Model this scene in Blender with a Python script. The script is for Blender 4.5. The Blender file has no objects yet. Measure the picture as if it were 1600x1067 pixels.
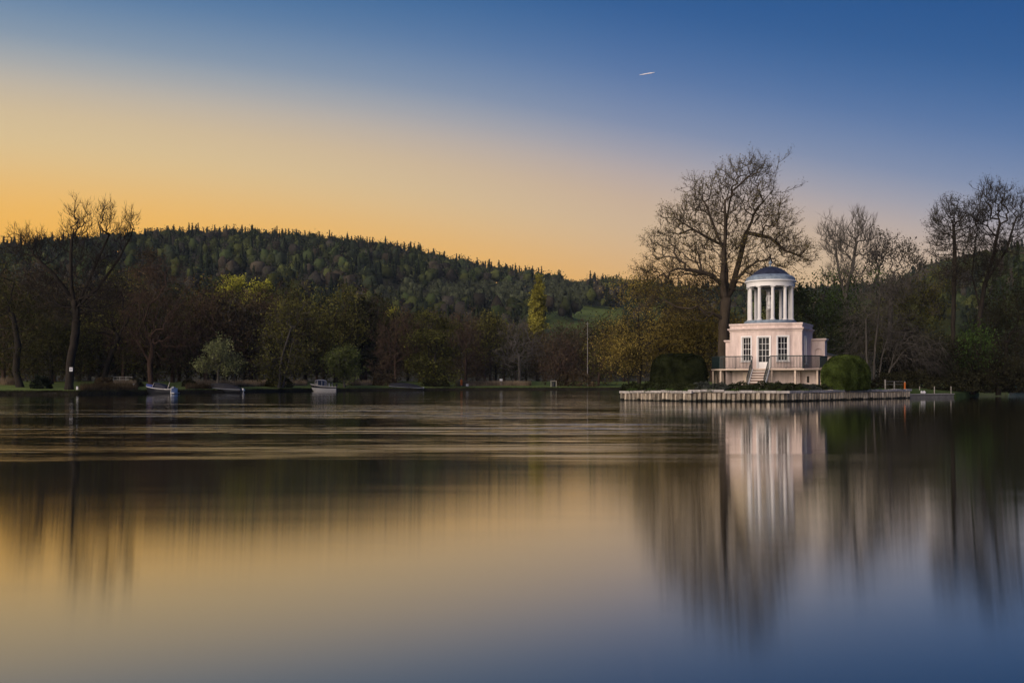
import bpy, bmesh, math, random
import numpy as np
from mathutils import Vector, Matrix

R = math.radians
S = bpy.context.scene
COL = S.collection
F, CH, HY = 1555.56, 1.7, 596.0          # focal length in photo pixels, eye height, horizon row

def lin(r, g, b):
    return tuple(((c / 255) / 12.92 if c / 255 <= .04045 else ((c / 255 + .055) / 1.055) ** 2.4) for c in (r, g, b))

# ------------------------------------------------------------------ camera, sky, sun, exposure
cam = bpy.data.cameras.new('camera'); cam_o = bpy.data.objects.new('camera', cam); COL.objects.link(cam_o)
cam.lens, cam.sensor_width = 35, 36
cam_o.location = (0, 0, CH); cam_o.rotation_euler = (R(90), 0, 0)
cam.shift_y = (HY - 533.5) / 1600
cam.clip_start, cam.clip_end = .1, 20000
S.camera = cam_o
S.render.resolution_x, S.render.resolution_y = 1024, 682
S.render.engine = 'CYCLES'
S.cycles.use_denoising = True
S.cycles.max_bounces = 8; S.cycles.diffuse_bounces = 3; S.cycles.glossy_bounces = 3
S.cycles.transparent_max_bounces = 8; S.cycles.volume_bounces = 0
S.cycles.caustics_reflective = False; S.cycles.caustics_refractive = False
S.view_settings.view_transform = 'Standard'; S.view_settings.look = 'None'
S.view_settings.gamma = 1; S.view_settings.exposure = 0; S.view_settings.use_curve_mapping = False

SUN_AZ, SUN_EL = R(-135), R(16)           # low afterglow, from the left and a little behind the camera
GLOW_AZ = R(-30)
world = bpy.data.worlds.new('World'); S.world = world; world.use_nodes = True
def build_sky():
    nt = world.node_tree; N, L = nt.nodes, nt.links; N.clear()
    def math_(op, a, b=None, c=None):
        n = N.new('ShaderNodeMath'); n.operation = op
        for i, v in enumerate((a, b, c)):
            if v is None: continue
            if isinstance(v, (int, float)): n.inputs[i].default_value = v
            else: L.new(v, n.inputs[i])
        return n.outputs[0]
    tc = N.new('ShaderNodeTexCoord'); sep = N.new('ShaderNodeSeparateXYZ'); L.new(tc.outputs['Generated'], sep.inputs[0])
    x, y, z = sep.outputs
    elev = math_('MULTIPLY', math_('ARCSINE', math_('MINIMUM', math_('MAXIMUM', z, -1.), 1.)), 180 / math.pi)
    hl = math_('SQRT', math_('ADD', math_('ADD', math_('MULTIPLY', x, x), math_('MULTIPLY', y, y)), 1e-6))
    dot = math_('DIVIDE', math_('ADD', math_('MULTIPLY', x, math.sin(GLOW_AZ)), math_('MULTIPLY', y, math.cos(GLOW_AZ))), hl)
    q = math_('SUBTRACT', 1., dot)                                       # 0 at the glow, 2 opposite
    lift = math_('SUBTRACT', 35.8, math_('MULTIPLY', 40., math_('EXPONENT', math_('MULTIPLY', q, -.8))))
    near = math_('EXPONENT', math_('MULTIPLY', q, -10.))
    t = math_('ADD', math_('MULTIPLY', elev, math_('ADD', 1.3, math_('MULTIPLY', near, .22))), math_('SUBTRACT', lift, math_('MULTIPLY', near, 1.6)))
    fac = math_('DIVIDE', t, 60.)
    ramp = N.new('ShaderNodeValToRGB'); cr = ramp.color_ramp; cr.interpolation = 'B_SPLINE'
    stops = [(0, (238, 172, 70)), (6, (246, 182, 76)), (9, (238, 186, 105)), (12.3, (221, 194, 148)), (15, (211, 187, 152)), (17, (192, 180, 166)),
             (18.6, (170, 170, 172)), (20.7, (134, 152, 174)), (24.4, (86, 123, 166)), (29, (42, 96, 148)), (36, (20, 76, 134)), (60, (16, 62, 122))]
    while len(cr.elements) < len(stops): cr.elements.new(.5)
    for e, (p, c) in zip(cr.elements, stops): e.position = p / 60; e.color = (*lin(*c), 1)
    L.new(fac, ramp.inputs[0])
    tint = N.new('ShaderNodeMix'); tint.data_type = 'RGBA'; L.new(math_('MINIMUM', math_('MULTIPLY', q, 5.), 1.), tint.inputs[0])
    tint.inputs[6].default_value = (1.0, 1.01, .97, 1); tint.inputs[7].default_value = (.90, .865, .97, 1)
    mul = N.new('ShaderNodeMix'); mul.data_type = 'RGBA'; mul.blend_type = 'MULTIPLY'; mul.inputs[0].default_value = 1
    L.new(ramp.outputs[0], mul.inputs[6]); L.new(tint.outputs[2], mul.inputs[7])
    sky = N.new('ShaderNodeTexSky'); sky.sky_type = 'NISHITA'; sky.sun_disc = False
    sky.sun_elevation = SUN_EL; sky.sun_rotation = SUN_AZ
    add = N.new('ShaderNodeMix'); add.data_type = 'RGBA'; add.blend_type = 'ADD'; add.inputs[0].default_value = .0015
    L.new(mul.outputs[2], add.inputs[6]); L.new(sky.outputs[0], add.inputs[7])
    bg = N.new('ShaderNodeBackground'); L.new(add.outputs[2], bg.inputs[0]); bg.inputs[1].default_value = 1
    out = N.new('ShaderNodeOutputWorld'); L.new(bg.outputs[0], out.inputs[0])
build_sky()
sun = bpy.data.lights.new('sun', 'SUN'); sun.energy = 4.9; sun.angle = R(70); sun.color = (1, .83, .68)
sun_o = bpy.data.objects.new('sun', sun); COL.objects.link(sun_o)
ldir = Vector((math.sin(SUN_AZ) * math.cos(SUN_EL), math.cos(SUN_AZ) * math.cos(SUN_EL), math.sin(SUN_EL)))
sun_o.rotation_euler = (-ldir).to_track_quat('-Z', 'Y').to_euler()

# ------------------------------------------------------------------ materials
def nodes(name):
    m = bpy.data.materials.new(name); m.use_nodes = True
    nt = m.node_tree; nt.nodes.clear()
    out = nt.nodes.new('ShaderNodeOutputMaterial')
    return m, nt.nodes, nt.links, out
def surf(name, col, rough=.7, var=.25, scale=3., bump=.0, bscale=20., spec=.3, rnd=0., stretch=None, metal=0., col2=None):
    """plain surface: two-tone noise grain, optional fine relief, optional per-object difference"""
    m, N, L, out = nodes(name)
    p = N.new('ShaderNodeBsdfPrincipled'); L.new(p.outputs[0], out.inputs[0])
    p.inputs['Roughness'].default_value = rough; p.inputs['Specular IOR Level'].default_value = spec
    p.inputs['Metallic'].default_value = metal
    tc = N.new('ShaderNodeTexCoord'); mp = N.new('ShaderNodeMapping'); L.new(tc.outputs['Object'], mp.inputs[0])
    if stretch: mp.inputs['Scale'].default_value = stretch
    nz = N.new('ShaderNodeTexNoise'); nz.inputs['Scale'].default_value = scale; nz.inputs['Detail'].default_value = 6
    nz.inputs['Roughness'].default_value = .65
    L.new(mp.outputs[0], nz.inputs[0])
    oi = N.new('ShaderNodeObjectInfo')
    if rnd:
        ad = N.new('ShaderNodeVectorMath'); ad.operation = 'ADD'; cmb = N.new('ShaderNodeCombineXYZ')
        mm = N.new('ShaderNodeMath'); mm.operation = 'MULTIPLY'; mm.inputs[1].default_value = 40; L.new(oi.outputs['Random'], mm.inputs[0])
        for i in range(3): L.new(mm.outputs[0], cmb.inputs[i])
        L.new(mp.outputs[0], ad.inputs[0]); L.new(cmb.outputs[0], ad.inputs[1]); L.new(ad.outputs[0], nz.inputs[0])
    r = N.new('ShaderNodeValToRGB'); L.new(nz.outputs[0], r.inputs[0])
    a = col2 or tuple(c * (1 - var) for c in col); b = tuple(min(1, c * (1 + var * .8)) for c in col)
    r.color_ramp.elements[0].position = .3; r.color_ramp.elements[0].color = (*a, 1)
    r.color_ramp.elements[1].position = .7; r.color_ramp.elements[1].color = (*b, 1)
    c_out = r.outputs[0]
    if rnd:
        mr = N.new('ShaderNodeMapRange'); L.new(oi.outputs['Random'], mr.inputs[0]); mr.inputs[3].default_value = 1 - rnd; mr.inputs[4].default_value = 1 + rnd
        mx = N.new('ShaderNodeMix'); mx.data_type = 'RGBA'; mx.blend_type = 'MULTIPLY'; mx.inputs[0].default_value = 1
        cc = N.new('ShaderNodeCombineColor'); [L.new(mr.outputs[0], cc.inputs[i]) for i in range(3)]
        L.new(c_out, mx.inputs[6]); L.new(cc.outputs[0], mx.inputs[7]); c_out = mx.outputs[2]
    L.new(c_out, p.inputs['Base Color'])
    if bump:
        n2 = N.new('ShaderNodeTexNoise'); n2.inputs['Scale'].default_value = bscale; n2.inputs['Detail'].default_value = 5
        L.new(mp.outputs[0], n2.inputs[0])
        bp = N.new('ShaderNodeBump'); bp.inputs['Strength'].default_value = bump; bp.inputs['Distance'].default_value = .03
        L.new(n2.outputs[0], bp.inputs['Height']); L.new(bp.outputs[0], p.inputs['Normal'])
    return m
def leaf(name, col, var=.3, trans=.3, hue=(1, 1, 1), attr=None, scale=.35):
    """leaves: every leaf its own tone, larger drifts of tone through the crown"""
    m, N, L, out = nodes(name)
    geo = N.new('ShaderNodeNewGeometry')
    mr = N.new('ShaderNodeMapRange'); L.new(geo.outputs['Random Per Island'], mr.inputs[0]); mr.inputs[3].default_value = 1 - var; mr.inputs[4].default_value = 1 + var
    tc = N.new('ShaderNodeTexCoord'); nz = N.new('ShaderNodeTexNoise'); nz.inputs['Scale'].default_value = scale; nz.inputs['Detail'].default_value = 3
    L.new(tc.outputs['Object'], nz.inputs[0])
    r = N.new('ShaderNodeValToRGB'); L.new(nz.outputs[0], r.inputs[0])
    r.color_ramp.elements[0].position = .35; r.color_ramp.elements[0].color = (*[c * .45 for c in col], 1)
    r.color_ramp.elements[1].position = .65; r.color_ramp.elements[1].color = (*[min(1, c * 1.5 * h) for c, h in zip(col, hue)], 1)
    src = r.outputs[0]
    if attr:
        at = N.new('ShaderNodeAttribute'); at.attribute_name = attr; src = at.outputs['Color']
    mx = N.new('ShaderNodeMix'); mx.data_type = 'RGBA'; mx.blend_type = 'MULTIPLY'; mx.inputs[0].default_value = 1
    cc = N.new('ShaderNodeCombineColor'); [L.new(mr.outputs[0], cc.inputs[i]) for i in range(3)]
    L.new(src, mx.inputs[6]); L.new(cc.outputs[0], mx.inputs[7])
    d = N.new('ShaderNodeBsdfDiffuse'); t = N.new('ShaderNodeBsdfTranslucent'); ms = N.new('ShaderNodeMixShader'); ms.inputs[0].default_value = trans
    L.new(mx.outputs[2], d.inputs[0]); L.new(mx.outputs[2], t.inputs[0]); L.new(d.outputs[0], ms.inputs[1]); L.new(t.outputs[0], ms.inputs[2])
    L.new(ms.outputs[0], out.inputs[0])
    return m
def pane_mat(name, tint=(.07, .08, .09), refl=.25):
    m, N, L, out = nodes(name)
    fr = N.new('ShaderNodeFresnel'); fr.inputs[0].default_value = 1.22
    g = N.new('ShaderNodeBsdfGlossy'); g.inputs['Roughness'].default_value = .02; g.inputs[0].default_value = (.9, .95, 1, 1)
    t = N.new('ShaderNodeBsdfTransparent'); t.inputs[0].default_value = (*tint, 1)
    ms = N.new('ShaderNodeMixShader'); L.new(fr.outputs[0], ms.inputs[0]); L.new(t.outputs[0], ms.inputs[1]); L.new(g.outputs[0], ms.inputs[2])
    L.new(ms.outputs[0], out.inputs[0]); return m

# ------------------------------------------------------------------ mesh helpers
def np_mesh(name, V, polys):
    """V (n,3); polys: list of integer arrays (m,k)"""
    me = bpy.data.meshes.new(name); V = np.asarray(V, np.float32)
    polys = [np.asarray(p, np.int32) for p in polys if len(p)]
    me.vertices.add(len(V)); me.vertices.foreach_set('co', V.ravel())
    nl = sum(p.size for p in polys); npo = sum(len(p) for p in polys)
    me.loops.add(nl); me.polygons.add(npo)
    me.loops.foreach_set('vertex_index', np.concatenate([p.ravel() for p in polys]))
    st, o = [], 0
    for p in polys: st.append(o + np.arange(len(p)) * p.shape[1]); o += p.size
    me.polygons.foreach_set('loop_start', np.concatenate(st).astype(np.int32))
    me.update(calc_edges=True); return me
def link(name, me, m=None, parent=None, loc=None, kind=None):
    o = bpy.data.objects.new(name, me); COL.objects.link(o)
    if m is not None and not len(me.materials): me.materials.append(m)
    if parent is not None: o.parent = parent
    if loc is not None: o.location = loc
    if kind: o['kind'] = kind
    return o
def tag(o, label, cat, group=None):
    o['label'] = label; o['category'] = cat
    if group: o['group'] = group
    return o
def thing(name, label, cat, loc=(0, 0, 0), rz=0, group=None):
    o = bpy.data.objects.new(name, None); COL.objects.link(o); o.empty_display_size = .2
    o.location = loc; o.rotation_euler = (0, 0, rz); return tag(o, label, cat, group)
def copy_tree(o, parent=None):
    c = o.copy(); COL.objects.link(c)
    if parent is not None: c.parent = parent
    for ch in list(o.children): copy_tree(ch, c)
    return c

class MB:
    """collects simple solids into ONE mesh"""
    def __init__(s): s.v, s.f = [], []
    def add(s, vs, fs):
        o = len(s.v); s.v += [tuple(p) for p in vs]; s.f += [tuple(i + o for i in f) for f in fs]; return s
    def box(s, c, d, rz=0, M=None):
        x, y, z = d[0] / 2, d[1] / 2, d[2] / 2
        vs = [(-x, -y, -z), (x, -y, -z), (x, y, -z), (-x, y, -z), (-x, -y, z), (x, -y, z), (x, y, z), (-x, y, z)]
        ca, sa = math.cos(rz), math.sin(rz)
        vs = [(p[0] * ca - p[1] * sa + c[0], p[0] * sa + p[1] * ca + c[1], p[2] + c[2]) for p in vs]
        if M: vs = [tuple(M @ Vector(p)) for p in vs]
        return s.add(vs, [(3, 2, 1, 0), (4, 5, 6, 7), (0, 1, 5, 4), (1, 2, 6, 5), (2, 3, 7, 6), (3, 0, 4, 7)])
    def bar(s, a, b, r, n=6, r2=None):
        a, b = Vector(a), Vector(b); d = (b - a).normalized(); u = d.orthogonal().normalized(); w = d.cross(u); r2 = r if r2 is None else r2
        vs = [a + (u * math.cos(t) + w * math.sin(t)) * r for t in [2 * math.pi * i / n for i in range(n)]]
        vs += [b + (u * math.cos(t) + w * math.sin(t)) * r2 for t in [2 * math.pi * i / n for i in range(n)]]
        return s.add(vs, [(i, (i + 1) % n, n + (i + 1) % n, n + i) for i in range(n)] + [tuple(range(n - 1, -1, -1)), tuple(range(n, 2 * n))])
    def lathe(s, prof, n=32, c=(0, 0), cap=True):
        vs = [(c[0] + r * math.cos(2 * math.pi * i / n), c[1] + r * math.sin(2 * math.pi * i / n), z) for r, z in prof for i in range(n)]
        fs = [(k * n + i, k * n + (i + 1) % n, (k + 1) * n + (i + 1) % n, (k + 1) * n + i) for k in range(len(prof) - 1) for i in range(n)]
        if cap: fs += [tuple(range(n - 1, -1, -1)), tuple((len(prof) - 1) * n + i for i in range(n))]
        return s.add(vs, fs)
    def prism(s, poly, z0, z1):
        n = len(poly); vs = [(p[0], p[1], z0) for p in poly] + [(p[0], p[1], z1) for p in poly]
        return s.add(vs, [(i, (i + 1) % n, n + (i + 1) % n, n + i) for i in range(n)] + [tuple(range(n - 1, -1, -1)), tuple(range(n, 2 * n))])
    def sweep(s, path, prof, closed=False):
        """prof: (offset outward, z) points swept along a plan path whose outside lies to the right"""
        n = len(path); pts = [Vector(p) for p in path]; rows = []
        for i in range(n):
            a = pts[(i - 1) % n] if (closed or i) else None; b = pts[(i + 1) % n] if (closed or i < n - 1) else None
            d1 = (pts[i] - a).normalized() if a is not None else None; d2 = (b - pts[i]).normalized() if b is not None else None
            n1 = Vector((d1.y, -d1.x)) if d1 is not None else None; n2 = Vector((d2.y, -d2.x)) if d2 is not None else None
            if n1 is None: m = n2
            elif n2 is None: m = n1
            else: m = (n1 + n2) / max(.3, 1 + n1.dot(n2))
            rows.append(m)
        k = len(prof)
        vs = [(pts[i].x + rows[i].x * o, pts[i].y + rows[i].y * o, z) for i in range(n) for o, z in prof]
        fs = [(i * k + j, ((i + 1) % n) * k + j, ((i + 1) % n) * k + (j + 1) % k, i * k + (j + 1) % k) for i in range(n if closed else n - 1) for j in range(k)]
        if not closed: fs += [tuple(range(k)), tuple((n - 1) * k + j for j in range(k - 1, -1, -1))]
        return s.add(vs, fs)
    def mesh(s, name, smooth=None):
        me = bpy.data.meshes.new(name); me.from_pydata(s.v, [], s.f)
        bm = bmesh.new(); bm.from_mesh(me); bmesh.ops.recalc_face_normals(bm, faces=bm.faces); bm.to_mesh(me); bm.free()
        if smooth is not None:
            me.polygons.foreach_set('use_smooth', [True] * len(me.polygons)); me.set_sharp_from_angle(angle=R(smooth))
        me.update(); return me
    def build(s, name, m, parent=None, loc=None, smooth=None, kind=None):
        return link(name, s.mesh(name, smooth), m, parent, loc, kind)

def quads_at(P, size, rng, flat=0., up=None, aspect=.55):
    """one diamond leaf per point"""
    n = len(P); d = rng.normal(size=(n, 3)); d[:, 2] *= (1 - flat * .85); d /= np.linalg.norm(d, axis=1)[:, None] + 1e-9
    e = rng.normal(size=(n, 3)); e[:, 2] *= (1 - flat * .85); e -= d * (d * e).sum(1)[:, None]; e /= np.linalg.norm(e, axis=1)[:, None] + 1e-9
    sz = (size * rng.uniform(.6, 1.3, n))[:, None] if np.isscalar(size) else (size * rng.uniform(.6, 1.3, n))[:, None]
    a = P + d * sz * .5; b = P + e * sz * .5 * aspect; c = P - d * sz * .5; f = P - e * sz * .5 * aspect
    V = np.stack([a, b, c, f], 1).reshape(-1, 3)
    return V, np.arange(n * 4).reshape(n, 4)
# ------------------------------------------------------------------ lie of the land
def interp(x, tab): return np.interp(x, [a for a, _ in tab], [b for _, b in tab])
G = .95                                            # island ground above the water
SIL = [(-900, 430), (-500, 405), (-200, 394), (0, 386), (100, 378), (200, 367), (300, 362), (400, 363), (500, 370), (600, 381), (650, 389), (700, 401),
       (750, 412), (800, 420), (900, 431), (975, 438), (1100, 447), (1270, 452), (1400, 443), (1440, 420), (1500, 404), (1600, 388), (1900, 372), (2400, 390)]
BANK = [(-420, -330), (-153, -21), (-123, 27), (-93, 75), (-63.3, 123), (-55, 126), (-49.2, 139), (-42.5, 147), (-33, 171), (-12.1, 189), (12.6, 197), (23, 203),
        (60, 203), (82, 198), (101, 192), (180, 184), (420, 150)]
def dense(poly, step):
    out = []
    for (x0, y0), (x1, y1) in zip(poly[:-1], poly[1:]):
        n = max(1, int(math.hypot(x1 - x0, y1 - y0) / step))
        out += [(x0 + (x1 - x0) * i / n, y0 + (y1 - y0) * i / n) for i in range(n)]
    return np.array(out + [poly[-1]])
_bk = dense(BANK, 3.0); _wig = np.sin(np.arange(len(_bk)) * .9) * .35 + np.sin(np.arange(len(_bk)) * .37 + 1) * .5
_az = np.arctan2(_bk[:, 0], _bk[:, 1]); _rr = np.hypot(_bk[:, 0], _bk[:, 1]) + _wig
_o = np.argsort(_az); _az, _rr = _az[_o], _rr[_o]
def hgt(X, Y):
    """height of the far side land"""
    X, Y = np.asarray(X, float), np.asarray(Y, float)
    az, r = np.arctan2(X, Y), np.hypot(X, Y); s = r - np.interp(az, _az, _rr)
    z = np.where(s < .5, -.9 + 2.5 * np.clip(s, -1, .5), .0)
    z = np.where(s >= .5, .35 + np.clip(s - .5, 0, 1.2) * .2 + np.clip(s - 1.7, 0, 30) * .036, z)
    z = z + np.where(s > 1.5, .12 * np.sin(X * .21 + 1) * np.sin(Y * .17), 0) * np.clip((s - 1.5) / 10, 0, 1)
    azc = np.clip(az, -1.2, 1.2); px = 800 + F * np.tan(np.clip(azc, -.95, .95)); ca = np.cos(np.clip(azc, -.95, .95))
    rid = 850 + 40 * np.sin(az * 5 + 1)
    zr = CH + (HY - (interp(px, SIL) + 30)) / F * rid * ca
    q = np.clip((r - 330) / (rid - 330), 0, 1); q = q * q * (3 - 2 * q) * .55 + q * .45
    fall = np.clip(1 - (r - rid) / 900, 0, 1)
    return z + np.where(r > 330, zr * q * np.where(r > rid, fall, 1), 0)
def bank_at(px):
    t = (px - 800) / F; a = math.atan(t); r = float(np.interp(a, _az, _rr)); return r * math.cos(a)
def at(px, Y): return (px - 800) / F * Y

# ------------------------------------------------------------------ trees
def grow(rng, stems, pts, alpha=.35, seg=.9, jit=.1, rise=.4):
    cap = len(pts) * 12 + 400
    P = np.zeros((cap, 3)); par = np.full(cap, -1, int); pl = np.zeros(cap); ok = np.zeros(cap, bool); n = 0; heads = []
    for st, free in stems:                                  # trunk polylines; limbs may leave above fraction "free"
        st = [np.array(p, float) for p in st]; last = -1; tot = sum(np.linalg.norm(b - a) for a, b in zip(st[:-1], st[1:])); run = 0
        for k, (a, b) in enumerate(zip(st[:-1], st[1:])):
            m = max(1, int(np.linalg.norm(b - a) / seg))
            for i in range(m + (k == len(st) - 2)):
                p = a + (b - a) * i / m + (rng.normal(size=3) * jit * .25 if (i or k) else 0)
                if last < 0 and heads:                      # a fork: join on the nearest earlier node
                    j = int(np.argmin(((P[:n] - p) ** 2).sum(1))); par[n] = j; pl[n] = pl[j]
                else: par[n] = last; pl[n] = 0 if last < 0 else pl[last] + np.linalg.norm(p - P[last])
                P[n] = p; run = np.linalg.norm(P[n] - st[0]); ok[n] = run >= free * tot; last = n; n += 1
        heads.append(last)
    pl[:n] *= .3
    c0 = P[heads[0]]
    for p in pts[np.argsort(((pts - c0) ** 2).sum(1))]:
        d = P[:n] - p; dist = np.sqrt((d * d).sum(1))
        cost = dist + alpha * pl[:n] + rise * np.maximum(0, d[:, 2]); cost[~ok[:n]] += 1e6
        j = int(np.argmin(cost)); L = dist[j]
        if L < .25: continue
        k = max(1, int(L / seg)); a = P[j]; bow = np.array([0, 0, -.06 * L * (1 if rise > 0 else -1)])
        for i in range(1, k + 1):
            if n >= cap - 1: break
            f = i / k; q = a + (p - a) * f + bow * 4 * f * (1 - f) + (rng.normal(size=3) * jit * min(L, 3) * (i < k))
            P[n] = q; par[n] = j; pl[n] = pl[j] + np.linalg.norm(q - P[j]); ok[n] = True; j = n; n += 1
    P, par = P[:n], par[:n]
    tips = np.zeros(n, int); has = np.zeros(n, bool); has[par[par >= 0]] = True; tips[~has] = 1
    for i in range(n - 1, -1, -1):
        if par[i] >= 0: tips[par[i]] += tips[i]
    return P, par, tips, ~has
def wood(P, par, rad, big_r):
    """tubes along the limb chains; thick ones in V1, thin ones in V2"""
    n = len(P); kids = [[] for _ in range(n)]
    for i, p in enumerate(par):
        if p >= 0: kids[p].append(i)
    todo = [(i, -1) for i in range(n) if par[i] < 0]; out = ([[], [], 0], [[], [], 0])
    while todo:
        i, fr = todo.pop(); ch = ([fr] if fr >= 0 else []) + [i]
        while kids[i]:
            ks = sorted(kids[i], key=lambda k: -rad[k]); todo += [(k, i) for k in ks[1:]]; i = ks[0]; ch.append(i)
        if len(ch) < 2: continue
        pts = P[ch]; rr = rad[ch].copy()
        if fr >= 0: rr[0] = rr[1]
        thick = rr.max() > big_r
        sd = 9 if rr.max() > .2 else (5 if rr.max() > .06 else 3)
        tg = np.gradient(pts, axis=0); tg /= np.linalg.norm(tg, axis=1)[:, None] + 1e-9
        ref = np.array([.37, .9, .2]); u = np.cross(tg, ref); u /= np.linalg.norm(u, axis=1)[:, None] + 1e-9; w = np.cross(tg, u)
        th = np.arange(sd) * 2 * math.pi / sd
        ring = pts[:, None] + (u[:, None] * np.cos(th)[None, :, None] + w[:, None] * np.sin(th)[None, :, None]) * rr[:, None, None]
        b = out[0] if thick else out[1]; o = b[2]; m = len(pts)
        idx = o + np.arange(m * sd).reshape(m, sd); nx = np.roll(idx, -1, axis=1)
        b[0].append(ring.reshape(-1, 3)); b[1].append(np.stack([idx[:-1], nx[:-1], nx[1:], idx[1:]], 2).reshape(-1, 4)); b[2] += m * sd
    return out
def spikes(A, D, Ln, r):
    """slim three-sided twigs"""
    n = len(A); D = D / (np.linalg.norm(D, axis=1)[:, None] + 1e-9)
    u = np.cross(D, np.array([.3, .5, .81])); u /= np.linalg.norm(u, axis=1)[:, None] + 1e-9; w = np.cross(D, u); r = np.asarray(r).reshape(-1, 1) * np.ones((n, 1))
    a = A + u * r; b = A + (-.5 * u + .866 * w) * r; c = A + (-.5 * u - .866 * w) * r; t = A + D * np.asarray(Ln).reshape(-1, 1)
    V = np.stack([a, b, c, t], 1).reshape(-1, 3); o = np.arange(n)[:, None] * 4
    return V, np.concatenate([o + [[0, 1, 3]], o + [[1, 2, 3]], o + [[2, 0, 3]]])
def tree(name, label, px, Y, lobes, wmat, lmat=None, tr=.3, n=500, stems=None, twig=1., twl=1., up=.5, nleaf=0, lsize=None, alpha=.14, jit=.08, free=.35,
         seed=1, droop=0., flat=0., rise=.4, base=None, cat='tree', group=None, X=None, inner=.6, core=0., seg=None, llobes=None, lspread=.35, leafnear=1.):
    """lobes: crown swellings as (column, row, half width, half height) of the photograph at distance Y"""
    rng = np.random.default_rng(seed); X = at(px, Y) if X is None else X
    zb = float(hgt(X, Y)) if base is None else base
    k = Y / F
    L = np.array([((lx - px) * k, CH + (HY - ly) * k - zb, rx * k, ry * k) for lx, ly, rx, ry in lobes])
    def sample(L, m):
        vol = L[:, 2] * L[:, 3]; c = rng.choice(len(L), m, p=vol / vol.sum())
        d = rng.normal(size=(m, 3)); d /= np.linalg.norm(d, axis=1)[:, None]; rad = rng.uniform(0, 1, m) ** inner
        rad *= 1 + .18 * np.sin(d[:, 0] * 5 + c) * np.sin(d[:, 2] * 6 + 2 * c)
        q = d * rad[:, None] * np.stack([L[c, 2], L[c, 2] * .9, L[c, 3]], 1); q[:, 0] += L[c, 0]; q[:, 2] += L[c, 1]
        q[:, 1] += (np.sin(c * 2.4) * .35 * L[c, 2]); q[:, 2] = np.maximum(q[:, 2], .25); return q
    pts = sample(L, n)
    top = (L[:, 1] * L[:, 2] * L[:, 3]).sum() / (L[:, 2] * L[:, 3]).sum(); cx = (L[:, 0] * L[:, 2] * L[:, 3]).sum() / (L[:, 2] * L[:, 3]).sum()
    if stems is None: st = [([(0, 0, -.3), (cx * .1, 0, top * .35), (cx * .5, 0, top * .8)], free)]
    else: st = [([((sx - px) * k, dy, CH + (HY - sy) * k - zb if sy is not None else -.3) for sx, sy, dy in s_], fr) for s_, fr in stems]
    sg = seg or max(.5, Y / 160)
    P, par, tips, tip = grow(rng, st, pts, alpha, sg, jit, rise)
    rt = .013 * Y / 100 * twig; ex = math.log(max(tr / rt, 2)) / math.log(max(2, tips.max())); rad = rt * tips.astype(float) ** ex
    root = np.arange(len(P))[par < 0]
    for r_ in root:                                           # a flare at the foot
        rad[r_] *= 1.35
    (v1, f1, n1), (v2, f2, n2) = wood(P, par, rad, max(.05, tr * .3))
    t = thing(name, label, cat, (X, Y, zb), 0, group)
    if v1:
        me = np_mesh('trunk', np.concatenate(v1), [np.concatenate(f1)]); me.polygons.foreach_set('use_smooth', [True] * len(me.polygons)); link('trunk', me, wmat, t)
    # twigs
    ti = np.where(tips <= 3)[0]; ti = ti[par[ti] >= 0]; D0 = P[ti] - P[par[ti]]
    cen = np.array([cx, 0, top * .7])
    nt = 4; A = np.repeat(P[ti], nt, 0); D = np.repeat(D0 / (np.linalg.norm(D0, axis=1)[:, None] + 1e-9), nt, 0)
    O = A - cen; O /= np.linalg.norm(O, axis=1)[:, None] + 1e-9
    D = D * .8 + O * .35 + rng.normal(size=D.shape) * .5; D[:, 2] += up - droop * 1.6
    D /= np.linalg.norm(D, axis=1)[:, None]
    Ln = rng.uniform(.45, 1.25, len(A)) * twl * (1 + droop * 1.2)
    A2 = A + D * (Ln * rng.uniform(.3, .75, len(A)))[:, None]; D2 = D + rng.normal(size=D.shape) * .55; D2[:, 2] += up * .3 - droop; L2 = Ln * rng.uniform(.35, .7, len(A))
    V3, F3 = spikes(np.concatenate([A, A2]), np.concatenate([D, D2]), np.concatenate([Ln, L2]), np.concatenate([np.full(len(A), rt * .8), np.full(len(A2), rt * .6)]))
    vs, qs = (np.concatenate(v2), np.concatenate(f2)) if v2 else (np.zeros((0, 3)), np.zeros((0, 4), int))
    link('branches', np_mesh('branches', np.concatenate([vs, V3]), [qs, F3 + len(vs)]), wmat, t, kind='stuff')
    if nleaf and lmat:
        ends = np.concatenate([A + D * Ln[:, None], A2 + D2 / np.linalg.norm(D2, axis=1)[:, None] * L2[:, None], A2, A])
        if llobes is not None: base_pts = sample(np.array([((lx - px) * k, CH + (HY - ly) * k - zb, rx * k, ry * k) for lx, ly, rx, ry in llobes]), max(60, nleaf // 14))
        else: base_pts = ends
        if core:
            q = sample(L, int(nleaf * core)); 
        ii = rng.integers(0, len(base_pts), nleaf); Q = base_pts[ii] + rng.normal(size=(nleaf, 3)) * lspread * (1 + .0 * nleaf)
        if core: Q = np.concatenate([Q, q])
        Q = Q[Q[:, 2] > .05]
        V, q4 = quads_at(Q, lsize or 2.1 * Y / 996, rng, flat); link('foliage', np_mesh('foliage', V, [q4]), lmat, t, kind='stuff')
    return t
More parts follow.
